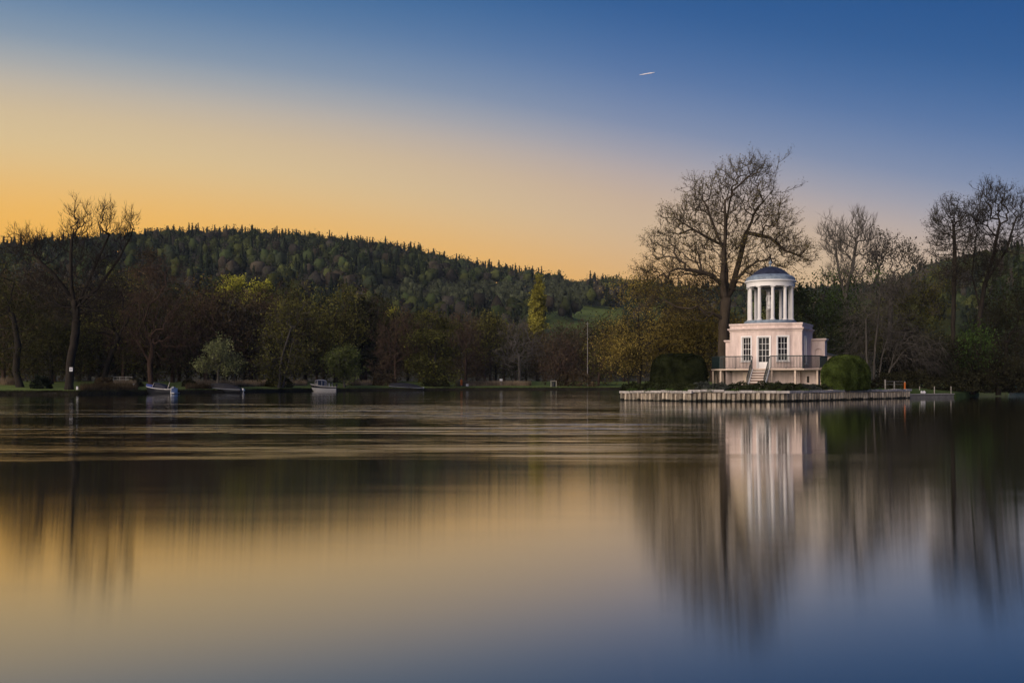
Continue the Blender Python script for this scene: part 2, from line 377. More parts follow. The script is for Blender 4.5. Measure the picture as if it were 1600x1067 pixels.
def bush(name, label, px, Y, rx, ry, rz, lmat, wmat, n=1500, seed=1, base=None, size=None, cat='shrub', group=None, lump=.2, X=None, dome=.0, rzot=0.):
    """leafy mound on a cluster of short stems"""
    rng = np.random.default_rng(seed); X = at(px, Y) if X is None else X; zb = float(hgt(X, Y)) if base is None else base
    t = thing(name, label, cat, (X, Y, zb), rzot, group)
    d = rng.normal(size=(n, 3)); d[:, 2] = np.abs(d[:, 2]); d /= np.linalg.norm(d, axis=1)[:, None]
    rad = rng.uniform(.55, 1, n) ** .5 * (1 + lump * np.sin(d[:, 0] * 6 + seed) * np.cos(d[:, 1] * 5 + d[:, 2] * 4))
    Pn = d * rad[:, None] * [rx, ry, rz]; V, q = quads_at(Pn, size or 2 * Y / 996, rng)
    link('foliage', np_mesh('foliage', V, [q]), lmat, t, kind='stuff')
    m = 14; a = rng.uniform(0, 6.28, m); A = np.stack([np.cos(a) * rx * .15, np.sin(a) * ry * .15, np.full(m, -.1)], 1); D = np.stack([np.cos(a) * rx * .6, np.sin(a) * ry * .6, np.full(m, rz * .8)], 1)
    V, f = spikes(A, D, np.linalg.norm(D, axis=1), .04); link('stems', np_mesh('stems', V, [f]), wmat, t, kind='stuff')
    return t
# ------------------------------------------------------------------ land and water
M = {}
M['grass'] = surf('grass', (.115, .155, .034), .95, .3, .25, .4, 3., spec=.1, col2=(.08, .105, .028))
M['lawn'] = surf('lawn', (.075, .11, .03), .95, .3, .8, .4, 6., spec=.1)
M['soil'] = surf('soil', (.03, .025, .018), .95, .35, 2., .5, 6., spec=.1)
M['forest_floor'] = surf('forest_floor', (.045, .042, .024), .95, .4, .06, spec=.1)
def meadow(px, py):
    e = lambda cx, cy, rx, ry: ((px - cx) / rx) ** 2 + ((py - cy) / ry) ** 2 < 1
    return ((px > 846) & (px < 972) & (py > 484) & (py < 552)) | e(596, 510, 22, 18)
def build_land():
    S0 = np.array([-3, -.5, 0, .25, .5, .9, 1.7, 3, 5, 8, 12, 18, 26, 36, 50, 70, 95, 125, 150, 180, 215, 250, 290, 330, 370, 410, 450, 490, 530, 570, 610, 630, 645, 660, 675, 690, 705, 730, 780, 850, 950, 1100, 1300, 1600, 2200.])
    az = np.linspace(_az[1], _az[-2], 420); fine = np.linspace(R(-36), R(36), 620); az = np.unique(np.concatenate([az, fine]))
    r0 = np.interp(az, _az, _rr)
    r = r0[:, None] + S0[None, :]
    X = np.sin(az)[:, None] * r; Y = np.cos(az)[:, None] * r; Z = hgt(X, Y); Z[:, 0] = -1.5
    m, k = X.shape; idx = np.arange(m * k).reshape(m, k)
    q = np.stack([idx[:-1, :-1], idx[:-1, 1:], idx[1:, 1:], idx[1:, :-1]], 2).reshape(-1, 4)
    V = np.stack([X, Y, Z], 2).reshape(-1, 3)
    me = np_mesh('meadow_land', V, [q]); me.polygons.foreach_set('use_smooth', [True] * len(me.polygons))
    me.materials.append(M['grass']); me.materials.append(M['soil'])
    me.materials.append(M['forest_floor'])
    jj = np.tile(np.arange(k - 1), m - 1); xc, yc, zc = (A_[:-1, :-1].ravel() for A_ in (X, Y, Z)); pxc = 800 + F * xc / np.maximum(yc, 1); pyc = HY - (zc - CH) / np.maximum(yc, 1) * F
    floor = (np.hypot(xc, yc) > 300) & ~meadow(pxc, pyc)
    me.polygons.foreach_set('material_index', np.where(jj < 5, 1, np.where(floor, 2, 0)).astype(np.int32))
    me.flip_normals(); link('hills', me, None, kind='structure')
    # bank behind the camera
    xs = np.linspace(-300, 300, 61); yb = -2.2 + .3 * np.sin(xs * .3); rows = [(yb + .3, -1.), (yb, .02), (yb - .4, .25), (yb - 3, .32), (yb - 60, .5), (yb * 0 - 900, 1.)]
    V = np.concatenate([np.stack([xs, y + xs * 0, np.full(61, z)], 1) for y, z in rows]); idx = np.arange(len(V)).reshape(len(rows), 61)
    me = np_mesh('near_ground', V, [np.stack([idx[:-1, :-1], idx[:-1, 1:], idx[1:, 1:], idx[1:, :-1]], 2).reshape(-1, 4)]); me.flip_normals()
    link('near_ground', me, M['grass'], kind='structure')
build_land()

def water_mat():
    m, N, L, out = nodes('water')
    # murky body under a surface sheen that grows towards grazing; the slow swell lies across the river, so the sheen is drawn out along it
    p = N.new('ShaderNodeBsdfGlossy'); p.inputs['Color'].default_value = (1, 1, 1, 1); p.distribution = 'BECKMANN'; p.inputs['Anisotropy'].default_value = .6
    body = N.new('ShaderNodeBsdfDiffuse'); body.inputs[0].default_value = (.010, .011, .007, 1); ms = N.new('ShaderNodeMixShader')
    L.new(body.outputs[0], ms.inputs[1]); L.new(p.outputs[0], ms.inputs[2]); L.new(ms.outputs[0], out.inputs[0])
    tg = N.new('ShaderNodeCombineXYZ'); tg.inputs[0].default_value = 1; L.new(tg.outputs[0], p.inputs['Tangent'])
    tc = N.new('ShaderNodeTexCoord'); sep = N.new('ShaderNodeSeparateXYZ'); L.new(tc.outputs['Object'], sep.inputs[0])
    def noise(scale, detail=3, rough=.55, loc=(0, 0, 0), rot=0, dist=0.):
        mp = N.new('ShaderNodeMapping'); mp.inputs['Scale'].default_value = scale; mp.inputs['Location'].default_value = loc; mp.inputs['Rotation'].default_value = (0, 0, rot)
        L.new(tc.outputs['Object'], mp.inputs[0]); n = N.new('ShaderNodeTexNoise'); n.inputs['Detail'].default_value = detail; n.inputs['Roughness'].default_value = rough
        n.inputs['Scale'].default_value = 1; n.inputs['Distortion'].default_value = dist; L.new(mp.outputs[0], n.inputs[0]); return n.outputs[0]
    def mr(v, a, b, c, d, smooth=True):
        n = N.new('ShaderNodeMapRange'); n.interpolation_type = 'SMOOTHSTEP' if smooth else 'LINEAR'; L.new(v, n.inputs[0])
        for i, x in enumerate((a, b, c, d)): n.inputs[i + 1].default_value = x
        return n.outputs[0]
    def mt(op, a, b):
        n = N.new('ShaderNodeMath'); n.operation = op
        for i, v in enumerate((a, b)):
            if isinstance(v, (int, float)): n.inputs[i].default_value = v
            else: L.new(v, n.inputs[i])
        return n.outputs[0]
    geo = N.new('ShaderNodeNewGeometry'); dt = N.new('ShaderNodeVectorMath'); dt.operation = 'DOT_PRODUCT'; L.new(geo.outputs['Incoming'], dt.inputs[0]); L.new(geo.outputs['True Normal'], dt.inputs[1])
    L.new(mt('ADD', .09, mt('MULTIPLY', .91, mt('POWER', mt('SUBTRACT', 1., mt('MINIMUM', mt('ABSOLUTE', dt.outputs['Value'], 0.), 1.)), 3.4))), ms.inputs[0])
    # a breeze has roughened the open reach on the left: its near edge is sharp, its right edge fades out
    edge = mt('MULTIPLY', mt('SUBTRACT', noise((.035, .12, 1), 3), .5), 13.)
    yy = mt('ADD', sep.outputs[1], edge)
    patch = mt('MULTIPLY', mt('MULTIPLY', mr(yy, 18.8, 24.5, 0, 1), mr(yy, 40, 100, 1, .5)), mr(mt('SUBTRACT', sep.outputs[0], mt('MULTIPLY', sep.outputs[1], .15)), -3., 4., 1, .0))
    streak = noise((.095, .58, 1), 4, .6, (3, 1, 0), R(8), 1.1)
    fine = noise((.05, .33, 1), 3, .6, (7, 2, 0), R(-5), .5)
    crest = mt('MULTIPLY', mr(streak, .45, .60, 0, 1), mr(fine, .38, .58, .3, 1))
    amt = mt('MULTIPLY', patch, crest)
    film = mt('MULTIPLY', mr(yy, 20.2, 22.4, 0, 1), mt('MULTIPLY', mr(yy, 24, 32, 1, 0), mr(sep.outputs[0], 1., 11., 1, 0)))        # the breeze's grey front line
    rough = mt('ADD', mt('ADD', mt('MULTIPLY', amt, .035), mt('MULTIPLY', mt('MULTIPLY', film, mr(streak, .35, .6, .3, 1)), .05)), mt('ADD', mr(streak, .3, .7, -.006, .006), mr(sep.outputs[1], 5, 60, .078, .052)))
    L.new(rough, p.inputs['Roughness'])
    h = mt('ADD', mt('MULTIPLY', streak, .45), mt('MULTIPLY', fine, .30))
    bp = N.new('ShaderNodeBump'); bp.inputs['Distance'].default_value = .30; L.new(mt('MULTIPLY', patch, mr(noise((.022, .13, 1), 3, .55, (11, 4, 0), R(8), .6), .40, .62, .07, 1)), bp.inputs['Strength'])
    L.new(h, bp.inputs['Height']); L.new(bp.outputs[0], p.inputs['Normal'])
    return m
M['water'] = water_mat()
me = np_mesh('river_water', [(-700, -400, 0), (700, -400, 0), (700, 260, 0), (-700, 260, 0)], [[[0, 1, 2, 3]]])
link('river_water', me, M['water'], kind='structure')

# ------------------------------------------------------------------ the island
P0, P1, P2, P3 = (9.8, 89.7), (15.07, 85.3), (22.67, 84.0), (40.5, 101.7)
ISL = [P0, P1, P2, P3, (48.5, 108), (52, 113), (60, 127), (66, 150), (75, 185), (40, 190), (25, 178), (17.5, 140), (14.6, 125), (12.0, 108)]
M['bark'] = surf('bark', (.028, .023, .018), .95, .4, 3., spec=.1, stretch=(1, 1, .25))
M['bark_grey'] = surf('bark_grey', (.10, .09, .078), .95, .35, 3., spec=.1, stretch=(1, 1, .25))
M['bark_red'] = surf('bark_red', (.075, .047, .034), .95, .35, 3., spec=.1, stretch=(1, 1, .25))
M['bark_plane'] = surf('bark_plane', (.055, .043, .031), .95, .45, 1.6, spec=.1, stretch=(1, 1, .4))
def build_island():
    n = len(ISL); low = {4, 5, 6, 7, 8, 9, 10, 11, 12, 13}
    c = np.mean(np.array(ISL), 0); bm = bmesh.new()
    top = [bm.verts.new((x + (c[0] - x) * .02, y + (c[1] - y) * .02, .45 if i in low else G - .05)) for i, (x, y) in enumerate(ISL)]
    inn = [bm.verts.new((x + (c[0] - x) * .16, y + (c[1] - y) * .16, G + .0)) for x, y in ISL]
    bot = [bm.verts.new((x + (c[0] - x) * .005, y + (c[1] - y) * .005, -1)) for x, y in ISL]
    for i in range(n):
        j = (i + 1) % n; bm.faces.new((bot[i], bot[j], top[j], top[i])); bm.faces.new((top[i], top[j], inn[j], inn[i]))
    f = bm.faces.new(inn); bmesh.ops.triangulate(bm, faces=[f]); bmesh.ops.recalc_face_normals(bm, faces=bm.faces)
    me = bpy.data.meshes.new('island_ground'); bm.to_mesh(me); bm.free(); link('island_ground', me, M['lawn'], kind='structure')
build_island()

# retaining wall of upright piles with a stone coping
def pile_mat():
    m = surf('pile', (.40, .35, .27), .85, .45, 5., .5, 12., rnd=.45, stretch=(1, 1, .35), spec=.2, col2=(.13, .10, .075)); N, L = m.node_tree.nodes, m.node_tree.links
    p = [x for x in N if x.type == 'BSDF_PRINCIPLED'][0]; src = p.inputs['Base Color'].links[0].from_socket
    tc = N.new('ShaderNodeTexCoord'); sp = N.new('ShaderNodeSeparateXYZ'); L.new(tc.outputs['Object'], sp.inputs[0])
    nz = N.new('ShaderNodeTexNoise'); nz.inputs['Scale'].default_value = 6; L.new(tc.outputs['Object'], nz.inputs[0])
    ad = N.new('ShaderNodeMath'); ad.operation = 'MULTIPLY_ADD'; L.new(nz.outputs[0], ad.inputs[0]); ad.inputs[1].default_value = -.14; L.new(sp.outputs[2], ad.inputs[2])
    mr = N.new('ShaderNodeMapRange'); L.new(ad.outputs[0], mr.inputs[0]); mr.inputs[1].default_value = .03; mr.inputs[2].default_value = .12
    mx = N.new('ShaderNodeMix'); mx.data_type = 'RGBA'; L.new(mr.outputs[0], mx.inputs[0]); mx.inputs[6].default_value = (.012, .013, .010, 1); L.new(src, mx.inputs[7]); L.new(mx.outputs[2], p.inputs['Base Color'])
    return m
M['pile'] = pile_mat()
M['coping'] = surf('coping', (.42, .39, .36), .85, .35, 3., .5, 9., rnd=.2, spec=.2)
M['dark_wood'] = surf('dark_wood', (.03, .026, .022), .8, .4, 4.)
def build_wall():
    t = thing('river_wall', 'pale river wall of upright piles with stone coping round the island tip', 'wall', (0, 0, 0))
    rng = random.Random(5); protos = []
    for k in range(4):
        w = .34 + .03 * k; d = .22
        prof = [(-w / 2, .05), (-w * .2, -d), (w * .2, -d), (w / 2, .05)]
        mb = MB(); mb.prism(prof, -.8, .66 + .015 * k); protos.append(mb.mesh('pile'))
        protos[-1].materials.append(M['pile'])
    runs = [(P0, P1, .44, .60), (P1, P2, .42, .66), (P2, P3, .50, .60)]
    caps = [MB().box((0, 0, 0), (w, .5, .2)).mesh('coping_stone') for w in (.85, 1.05, 1.25)]
    for c in caps: c.materials.append(M['coping'])
    for a, b, sp, hh in runs:
        dx, dy = b[0] - a[0], b[1] - a[1]; L = math.hypot(dx, dy); ang = math.atan2(dy, dx); n = int(L / sp)
        nx, ny = dy / L, -dx / L
        for i in range(n + 1):
            f = (i + .5) / (n + 1); o = link('pile', protos[rng.randrange(4)], None, t, (a[0] + dx * f + nx * rng.uniform(0, .04), a[1] + dy * f + ny * rng.uniform(0, .04), rng.uniform(-.07, .05)))
            o.rotation_euler = (rng.uniform(-.03, .03), rng.uniform(-.03, .03), ang + rng.uniform(-.09, .09)); o.scale = (1, 1, 1)
        s = 0
        while s < L - .3:
            w = rng.choice((0, 1, 2)); wl = (.85, 1.05, 1.25)[w]
            z0 = .72 + (.10 if a is P1 and s < 3 else 0) + (-.06 if a is P0 and s < 1.3 else 0) + rng.uniform(-.03, .03)
            if not (a is P2 and 10.4 < s < 12.0):
                m_ = s + wl / 2; o = link('coping_stone', caps[w], None, t, (a[0] + dx * m_ / L - nx * .02, a[1] + dy * m_ / L - ny * .02, z0 + .1)); o.rotation_euler = (rng.uniform(-.03, .03), 0, ang + rng.uniform(-.02, .02))
            s += wl + .03
        mb = MB(); mb.box(((a[0] + b[0]) / 2 - nx * .12, (a[1] + b[1]) / 2 - ny * .12, .1), (L, .1, 1.4), ang); mb.build('backing', M['pile'], t)
build_wall()
# ------------------------------------------------------------------ the temple
M['pink'] = surf('pink_render', (.77, .63, .565), .9, .14, 1.4, .25, 14., spec=.2, stretch=(1.6, 1.6, .35), col2=(.55, .44, .39))
M['pink_shade'] = surf('pink_trim', (.70, .57, .51), .9, .2, 1.6, .2, 10., spec=.2)
M['white'] = surf('white_paint', (.84, .82, .79), .55, .06, 2., spec=.35)
M['column'] = surf('column_paint', (.76, .74, .71), .7, .09, 2.5, .15, 8., spec=.3, stretch=(1, 1, .4))
M['cream'] = surf('cream', (.62, .50, .40), .8, .12, 2.)
M['lead'] = surf('lead', (.20, .25, .30), .6, .45, 2.6, .4, 8., spec=.4, col2=(.09, .12, .16))
M['dome'] = surf('dome_lead', (.028, .032, .052), .5, .4, 2., .3, 8., spec=.4)
M['green_paint'] = surf('green_paint', (.006, .018, .018), .5, .3, 3., spec=.4)
M['stone'] = surf('stone', (.40, .37, .33), .9, .25, 3., .4, 12.)
M['statue'] = surf('statue', (.80, .78, .75), .8, .15, 5.)
M['warm_light_panel'] = surf('warm_light_panel', (.55, .40, .25), .9, .2, 3., stretch=(6, 6, .5))
M['tread'] = surf('tread', (.66, .57, .49), .85, .12, 3.)
M['riser'] = surf('riser', (.16, .09, .065), .9, .2, 3.)
M['floor'] = surf('floor_boards', (.22, .15, .09), .6, .3, 3.)
M['plaster'] = surf('plaster', (.5, .42, .34), .9, .1, 1.)
M['slate'] = surf('slate', (.045, .05, .06), .6, .35, 3., .4, 8.)
M['pane'] = pane_mat('window_pane')
def build_temple():
    OX, OY, A = 24.69, 97.0, R(-27.3)
    T = thing('garden_temple', 'pink and white domed temple with balcony and steps on the island', 'temple', (OX, OY, G), A)
    HB, SG = 2.6, .7; RB = (HB * HB + SG * SG) / (2 * SG); cv = RB - SG        # the bow: chord half, rise, radius, centre
    def bow(u, off=0.): a = math.asin(u / RB); return (math.sin(a) * (RB + off), cv - math.cos(a) * (RB + off))
    ZD = 2.0                                                             # deck
    # openings on the bow: (u centre, half width, z0, z1)
    OPEN = [(-1.76, .50, 2.74, 5.08), (0, .58, ZD + .02, 5.05), (1.76, .50, 2.74, 5.08)]
    us = sorted(set([-HB, HB] + [o[0] + s * o[1] for o in OPEN for s in (-1, 1)] + [round(-2.4 + .24 * i, 3) for i in range(21)]))
    us = [u for u in us if not any(abs(u - (o[0] + s * o[1])) < .07 and u != o[0] + s * o[1] for o in OPEN for s in (-1, 1))]
    plan = [(-3.5, 5.2), (-3.5, 0)] + [bow(u) for u in us] + [(3.5, 0), (3.5, 5.2), (2.6, 7.2), (-2.6, 7.2)]
    th = .32
    def wall_mb(plan, inner, openings, z0, z1):
        mb = MB(); n = len(plan)
        for i in range(n):
            j = (i + 1) % n; op = openings.get(i)
            bands = [(z0, z1)] if not op else ([(z0, op[0])] if op[0] > z0 + .01 else []) + [(op[1], z1)]
            for a, b in bands:
                (x0, y0), (x1, y1), (p0, q0), (p1, q1) = plan[i], plan[j], inner[i], inner[j]
                mb.add([(x0, y0, a), (x1, y1, a), (x1, y1, b), (x0, y0, b)], [(0, 1, 2, 3)]); mb.add([(p0, q0, a), (p1, q1, a), (p1, q1, b), (p0, q0, b)], [(3, 2, 1, 0)])
                if op:
                    zz = b if b < z1 else a; mb.add([(x0, y0, zz), (x1, y1, zz), (p1, q1, zz), (p0, q0, zz)], [(0, 1, 2, 3)])
            if op:
                for k, ii in ((-1, i), (1, j)):
                    nb = openings.get((i + k) % n)
                    if nb != op: mb.add([(*plan[ii], op[0]), (*inner[ii], op[0]), (*inner[ii], op[1]), (*plan[ii], op[1])], [(0, 1, 2, 3)])
            (x0, y0), (x1, y1), (p0, q0), (p1, q1) = plan[i], plan[j], inner[i], inner[j]
            mb.add([(x0, y0, z1), (x1, y1, z1), (p1, q1, z1), (p0, q0, z1)], [(0, 1, 2, 3)])
        return mb
    inner = [(-3.5 + th, 5.05), (-3.5 + th, th)] + [bow(u, -th) for u in us] + [(3.5 - th, th), (3.5 - th, 5.05), (2.45, 6.9), (-2.45, 6.9)]
    opens = {}
    for k in range(len(us) - 1):
        mid = (us[k] + us[k + 1]) / 2
        for o in OPEN:
            if abs(mid - o[0]) < o[1]: opens[k + 2] = (o[2], o[3])
    # side window: split the right wall
    iR = len(plan) - 4                                                     # (3.5,0)->(3.5,5.2)
    plan2, inner2, opens2 = plan[:iR + 1] + [(3.5, 1.3), (3.5, 2.1)] + plan[iR + 1:], inner[:iR + 1] + [(3.5 - th, 1.3), (3.5 - th, 2.1)] + inner[iR + 1:], dict(opens)
    opens2[iR + 1] = (2.5, 5.08)
    wm = wall_mb(plan2, inner2, opens2, ZD - .02, 6.36).build('wall', M['pink'], T, smooth=25)
    # undercroft, set on the ground below the deck
    und = [(-3.3, 5.2), (-3.3, .15)] + [bow(u, -.15) for u in us if abs(u) < 2.5] + [(3.3, .15), (3.3, .55), (4.75, .55), (4.75, 5.2), (2.5, 7.1), (-2.5, 7.1)]
    ub = MB().prism(und, -.2, ZD - .17); ub.build('undercroft_wall', M['pink'], T, smooth=25)
    b = MB(); b.box((-1.75, -.52, .82), (.62, .1, 1.64), R(-19)); b.build('undercroft_door', M['cream'], T)
    b = MB(); b.box((-1.15, -.62, .8), (.12, .1, 1.6), R(-12)); b.build('pilaster', M['cream'], T)
    b = MB(); b.box((3.95, .53, .95), (.2, .06, .62)); b.build('slot_opening', M['dark_wood'], T)
    b = MB(); b.prism(inner, 6.05, 6.15); b.build('roof', M['lead'], T)
    b = MB(); b.prism(inner, ZD + .0, ZD + .03); b.build('floor_boards', M['floor'], T)
    # cornice and parapet follow the plan
    c_prof = [(.0, 5.62), (.05, 5.62), (.06, 5.70), (.12, 5.78), (.20, 5.84), (.20, 5.93), (.05, 5.96), (0, 5.96)]
    MB().sweep(plan, c_prof, True).build('cornice', M['pink_shade'], T, smooth=20)
    MB().sweep(plan, [(.0, 6.361), (.0, 6.20), (.055, 6.22), (.075, 6.27), (.075, 6.42), (-.36, 6.42), (-.36, 6.361)], True).build('parapet_coping', M['pink_shade'], T, smooth=20)
    # windows and glazed door
    def glazed(kind, c, ang, w, z0, z1, nc, nr, panel=0., sill=True):
        x, y = c; ca, sa = math.cos(ang), math.sin(ang)
        def q(a, b): return (x + a * ca - b * sa, y + a * sa + b * ca)
        wd = MB(); fw = .075
        def bar(mb, a0, a1, za, zb, d=.12, back=0.):
            p = q((a0 + a1) / 2, back); mb.box((p[0], p[1], (za + zb) / 2), (a1 - a0, d, zb - za), ang)
        arch = MB()                                                         # architrave proud of the wall
        for a0, a1, za, zb in ((-w / 2 - .13, -w / 2, z0 - (.0), z1), (w / 2, w / 2 + .13, z0, z1), (-w / 2 - .13, w / 2 + .13, z1, z1 + .12)): bar(arch, a0, a1, za, zb, .10, -.03)
        fr = arch.build(kind, M['white'], T)
        if sill:
            s_ = MB(); bar(s_, -w / 2 - .2, w / 2 + .2, z0 - .1, z0, .24, -.06); s_.build('sill', M['white'], fr)
        f_ = MB(); zb0 = z0 + panel
        bar(f_, -w / 2, -w / 2 + fw, z0, z1, .07, .08); bar(f_, w / 2 - fw, w / 2, z0, z1, .07, .08); bar(f_, -w / 2 + fw, w / 2 - fw, z1 - fw, z1, .07, .08)
        bar(f_, -w / 2 + fw, w / 2 - fw, z0, z0 + fw, .07, .08); f_.build('frame', M['white'], fr)
        if panel:
            p_ = MB(); bar(p_, -w / 2 + fw, w / 2 - fw, z0 + fw, zb0, .055, .085); bar(p_, -w / 2 + fw + .1, w / 2 - fw - .1, z0 + fw + .1, zb0 - .12, .02, .05); p_.build('panel', M['white'], fr)
        lo = zb0 + (0 if panel else fw); hi = z1 - fw; iw = w - 2 * fw; bw = .034
        for i in range(1, nc):
            g_ = MB(); a = -iw / 2 + iw * i / nc; bar(g_, a - bw / 2, a + bw / 2, lo, hi, .045, .08); g_.build('glazing_bar', M['white'], fr)
        for j in range(1, nr):
            g_ = MB(); z = lo + (hi - lo) * j / nr; hw = bw * (1.3 if nr == 4 and j == 2 and not panel else .9); bar(g_, -iw / 2, iw / 2, z - hw / 2, z + hw / 2, .041, .081); g_.build('glazing_bar', M['white'], fr)
        for i in range(nc):
            for j in range(nr):
                a0, a1 = -iw / 2 + iw * i / nc, -iw / 2 + iw * (i + 1) / nc; za, zb = lo + (hi - lo) * j / nr, lo + (hi - lo) * (j + 1) / nr
                e = .008; p0, p1 = q(a0 + e, .085), q(a1 - e, .085)
                pm = MB(); pm.add([(*p0, za + e), (*p1, za + e), (*p1, zb - e), (*p0, zb - e)], [(0, 1, 2, 3)]); pm.build('pane', M['pane'], fr)
        return fr
    for (u, hw, z0, z1), kind in zip(OPEN, ('window', 'glazed_door', 'window')):
        ang = math.asin(u / RB); c = bow(u, -.05)
        glazed(kind, c, ang, 2 * hw * math.cos(ang) / math.cos(ang) - .02, z0, z1, 3, 4, .62 if kind == 'glazed_door' else 0, kind == 'window')
    glazed('window', (3.45, 1.7), R(90), .78, 2.5, 5.08, 2, 4)
    cur = MB(); n = 9                                                        # added folded beige panel, its colour standing for warm interior light behind the door
    pts = [(.17 + .045 * i, -.25 + (.04 if i % 2 else 0)) for i in range(n)]
    cur.add([(p[0], p[1], z) for z in (ZD + .05, 5.0) for p in pts], [(i, i + 1, n + i + 1, n + i) for i in range(n - 1)]); cur.build('warm_light_panel', M['warm_light_panel'], T)
    # low side wings with a round-headed niche
    for s in (-1, 1):
        w = MB(); u0, u1, v0, zt = 3.5, (4.8 if s > 0 else 5.2), 4.7, 5.0
        nu, nw, nz0, nz1 = 4.16, .30, 2.55, 3.75
        cols = [u0] + [nu + nw * math.cos(math.pi - math.pi * i / 10) for i in range(11)] + [u1]
        def arch(u): return nz1 + math.sqrt(max(0, nw * nw - (u - nu) ** 2))
        def quad(mb, pts_): mb.add([(s * a, b, c) for a, b, c in pts_], [(0, 1, 2, 3)])
        for i in range(len(cols) - 1):
            a, b_ = cols[i], cols[i + 1]
            if i in (0, len(cols) - 2): quad(w, [(a, v0, -.2), (b_, v0, -.2), (b_, v0, zt), (a, v0, zt)])
            else:
                quad(w, [(a, v0, -.2), (b_, v0, -.2), (b_, v0, nz0), (a, v0, nz0)]); quad(w, [(a, v0, arch(a)), (b_, v0, arch(b_)), (b_, v0, zt), (a, v0, zt)])
                quad(w, [(a, v0, arch(a)), (b_, v0, arch(b_)), (b_, v0 + .16, arch(b_)), (a, v0 + .16, arch(a))])
                quad(w, [(a, v0 + .16, nz0), (b_, v0 + .16, nz0), (b_, v0 + .16, arch(b_)), (a, v0 + .16, arch(a))])
        quad(w, [(nu - nw, v0, nz0), (nu + nw, v0, nz0), (nu + nw, v0 + .16, nz0), (nu - nw, v0 + .16, nz0)])
        for uu in (nu - nw, nu + nw): quad(w, [(uu, v0, nz0), (uu, v0 + .16, nz0), (uu, v0 + .16, nz1), (uu, v0, nz1)])
        quad(w, [(u1, v0, -.2), (u1, v0 + 1.1, -.2), (u1, v0 + 1.1, zt), (u1, v0, zt)]); quad(w, [(u0, v0, zt), (u1, v0, zt), (u1, v0 + 1.1, zt), (u0, v0 + 1.1, zt)])
        quad(w, [(u0, v0 + 1.1, -.2), (u1, v0 + 1.1, -.2), (u1, v0 + 1.1, zt), (u0, v0 + 1.1, zt)])
        wg = w.build('side_wing', M['pink'], T)
        pth = [(3.52, 4.7), (4.8, 4.7), (4.8, 5.8)] if s > 0 else [(-5.2, 5.8), (-5.2, 4.7), (-3.52, 4.7)]
        MB().sweep(pth, [(0, 4.78), (.06, 4.8), (.12, 4.88), (.16, 4.9), (.16, 5.03), (-.05, 5.03), (-.05, 4.78)]).build('cornice', M['pink_shade'], wg)
    # little aerial on the parapet
    MB().bar((3.2, 3.6, 6.2), (3.2, 3.6, 7.0), .02).build('aerial', M['green_paint'], T)
    # rotunda
    CU, CV = 0., 2.1; rc = (CU, CV)
    MB().lathe([(2.62, 6.1), (2.62, 6.52), (2.52, 6.54), (2.52, 6.66), (2.42, 6.68), (2.42, 6.74)], 48, rc).build('rotunda_base', M['lead'], T, smooth=30)
    colm = [(.178, 6.86), (.182, 7.6), (.178, 8.4), (.165, 9.2), (.15, 9.86)]
    basem = [(.25, 6.74), (.25, 6.79), (.262, 6.81), (.262, 6.85), (.21, 6.88), (.19, 6.91)]; capm = [(.152, 9.86), (.168, 9.88), (.168, 9.91), (.22, 9.99)]
    c_me = MB().lathe(colm, 20).mesh('column', 40); b_me = MB().lathe(basem, 20).mesh('base', 40); k_me = MB().lathe(capm, 20).box((0, 0, 10.035), (.46, .46, .09)).mesh('capital', 40)
    for m_ in (c_me, b_me, k_me): m_.materials.append(M['column'])
    for i in range(10):
        a = -A + R(-90) - math.atan2(OX, OY) + R(6 + 36 * i); p = (CU + 2.08 * math.cos(a), CV + 2.08 * math.sin(a), 0)
        o = link('column', c_me, None, T, p); o.rotation_euler = (0, 0, a); link('base', b_me, None, o); link('capital', k_me, None, o)
    MB().lathe([(1.80, 10.08), (2.32, 10.08), (2.32, 10.34), (2.35, 10.36), (2.35, 10.47), (2.42, 10.52), (2.50, 10.56), (2.50, 10.67), (1.8, 10.67)], 64, rc, False).build('entablature', M['white'], T, smooth=25)
    MB().lathe([(1.9, 10.2), (1.9, 10.26)], 40, rc).build('ceiling', M['plaster'], T)
    MB().lathe([(2.40, 10.66), (2.38, 10.72), (2.36, 10.95), (2.22, 11.10), (1.98, 11.20), (1.86, 11.26)], 64, rc).build('dome_skirt', M['lead'], T, smooth=30)
    rs = (1.82 ** 2 + .86 ** 2) / (2 * .86); dm = [(1.82 - .0, 11.20)]
    for i in range(13):
        a = math.asin(1.82 / rs) * (1 - i / 12); dm.append((max(.02, rs * math.sin(a)), 11.27 + rs * math.cos(a) - rs + .86))
    d_ = MB().lathe(dm, 64, rc).build('dome', M['dome'], T, smooth=40)
    for i in range(16):
        a = 2 * math.pi * i / 16; rb = MB()
        for (r0, z0), (r1, z1) in zip(dm[1:-2:2], dm[3::2]): rb.bar((CU + r0 * math.cos(a), CV + r0 * math.sin(a), z0), (CU + r1 * math.cos(a), CV + r1 * math.sin(a), z1), .02, 4)
        rb.build('seam', M['dome'], d_)
    MB().lathe([(.22, 12.08), (.20, 12.16), (.09, 12.2), (.07, 12.34), (.16, 12.40), (.19, 12.5), (.14, 12.6), (.04, 12.68), (.02, 12.85)], 14, rc).build('finial', M['lead'], T, smooth=40)
    # deck, posts, balustrade
    rail_pts = [(-5.2, 3.6), (-5.2, -.3), (-4.0, -1.8), (-.86, -1.8), (.86, -1.8), (4.0, -1.8), (5.2, -.3), (5.2, 3.6)]
    deck = [(-5.3, 4.68), (-5.3, -.35), (-4.05, -1.92), (4.05, -1.92), (5.3, -.35), (5.3, 4.68)]
    MB().prism(deck, ZD - .16, ZD - .025).build('deck', M['cream'], T)
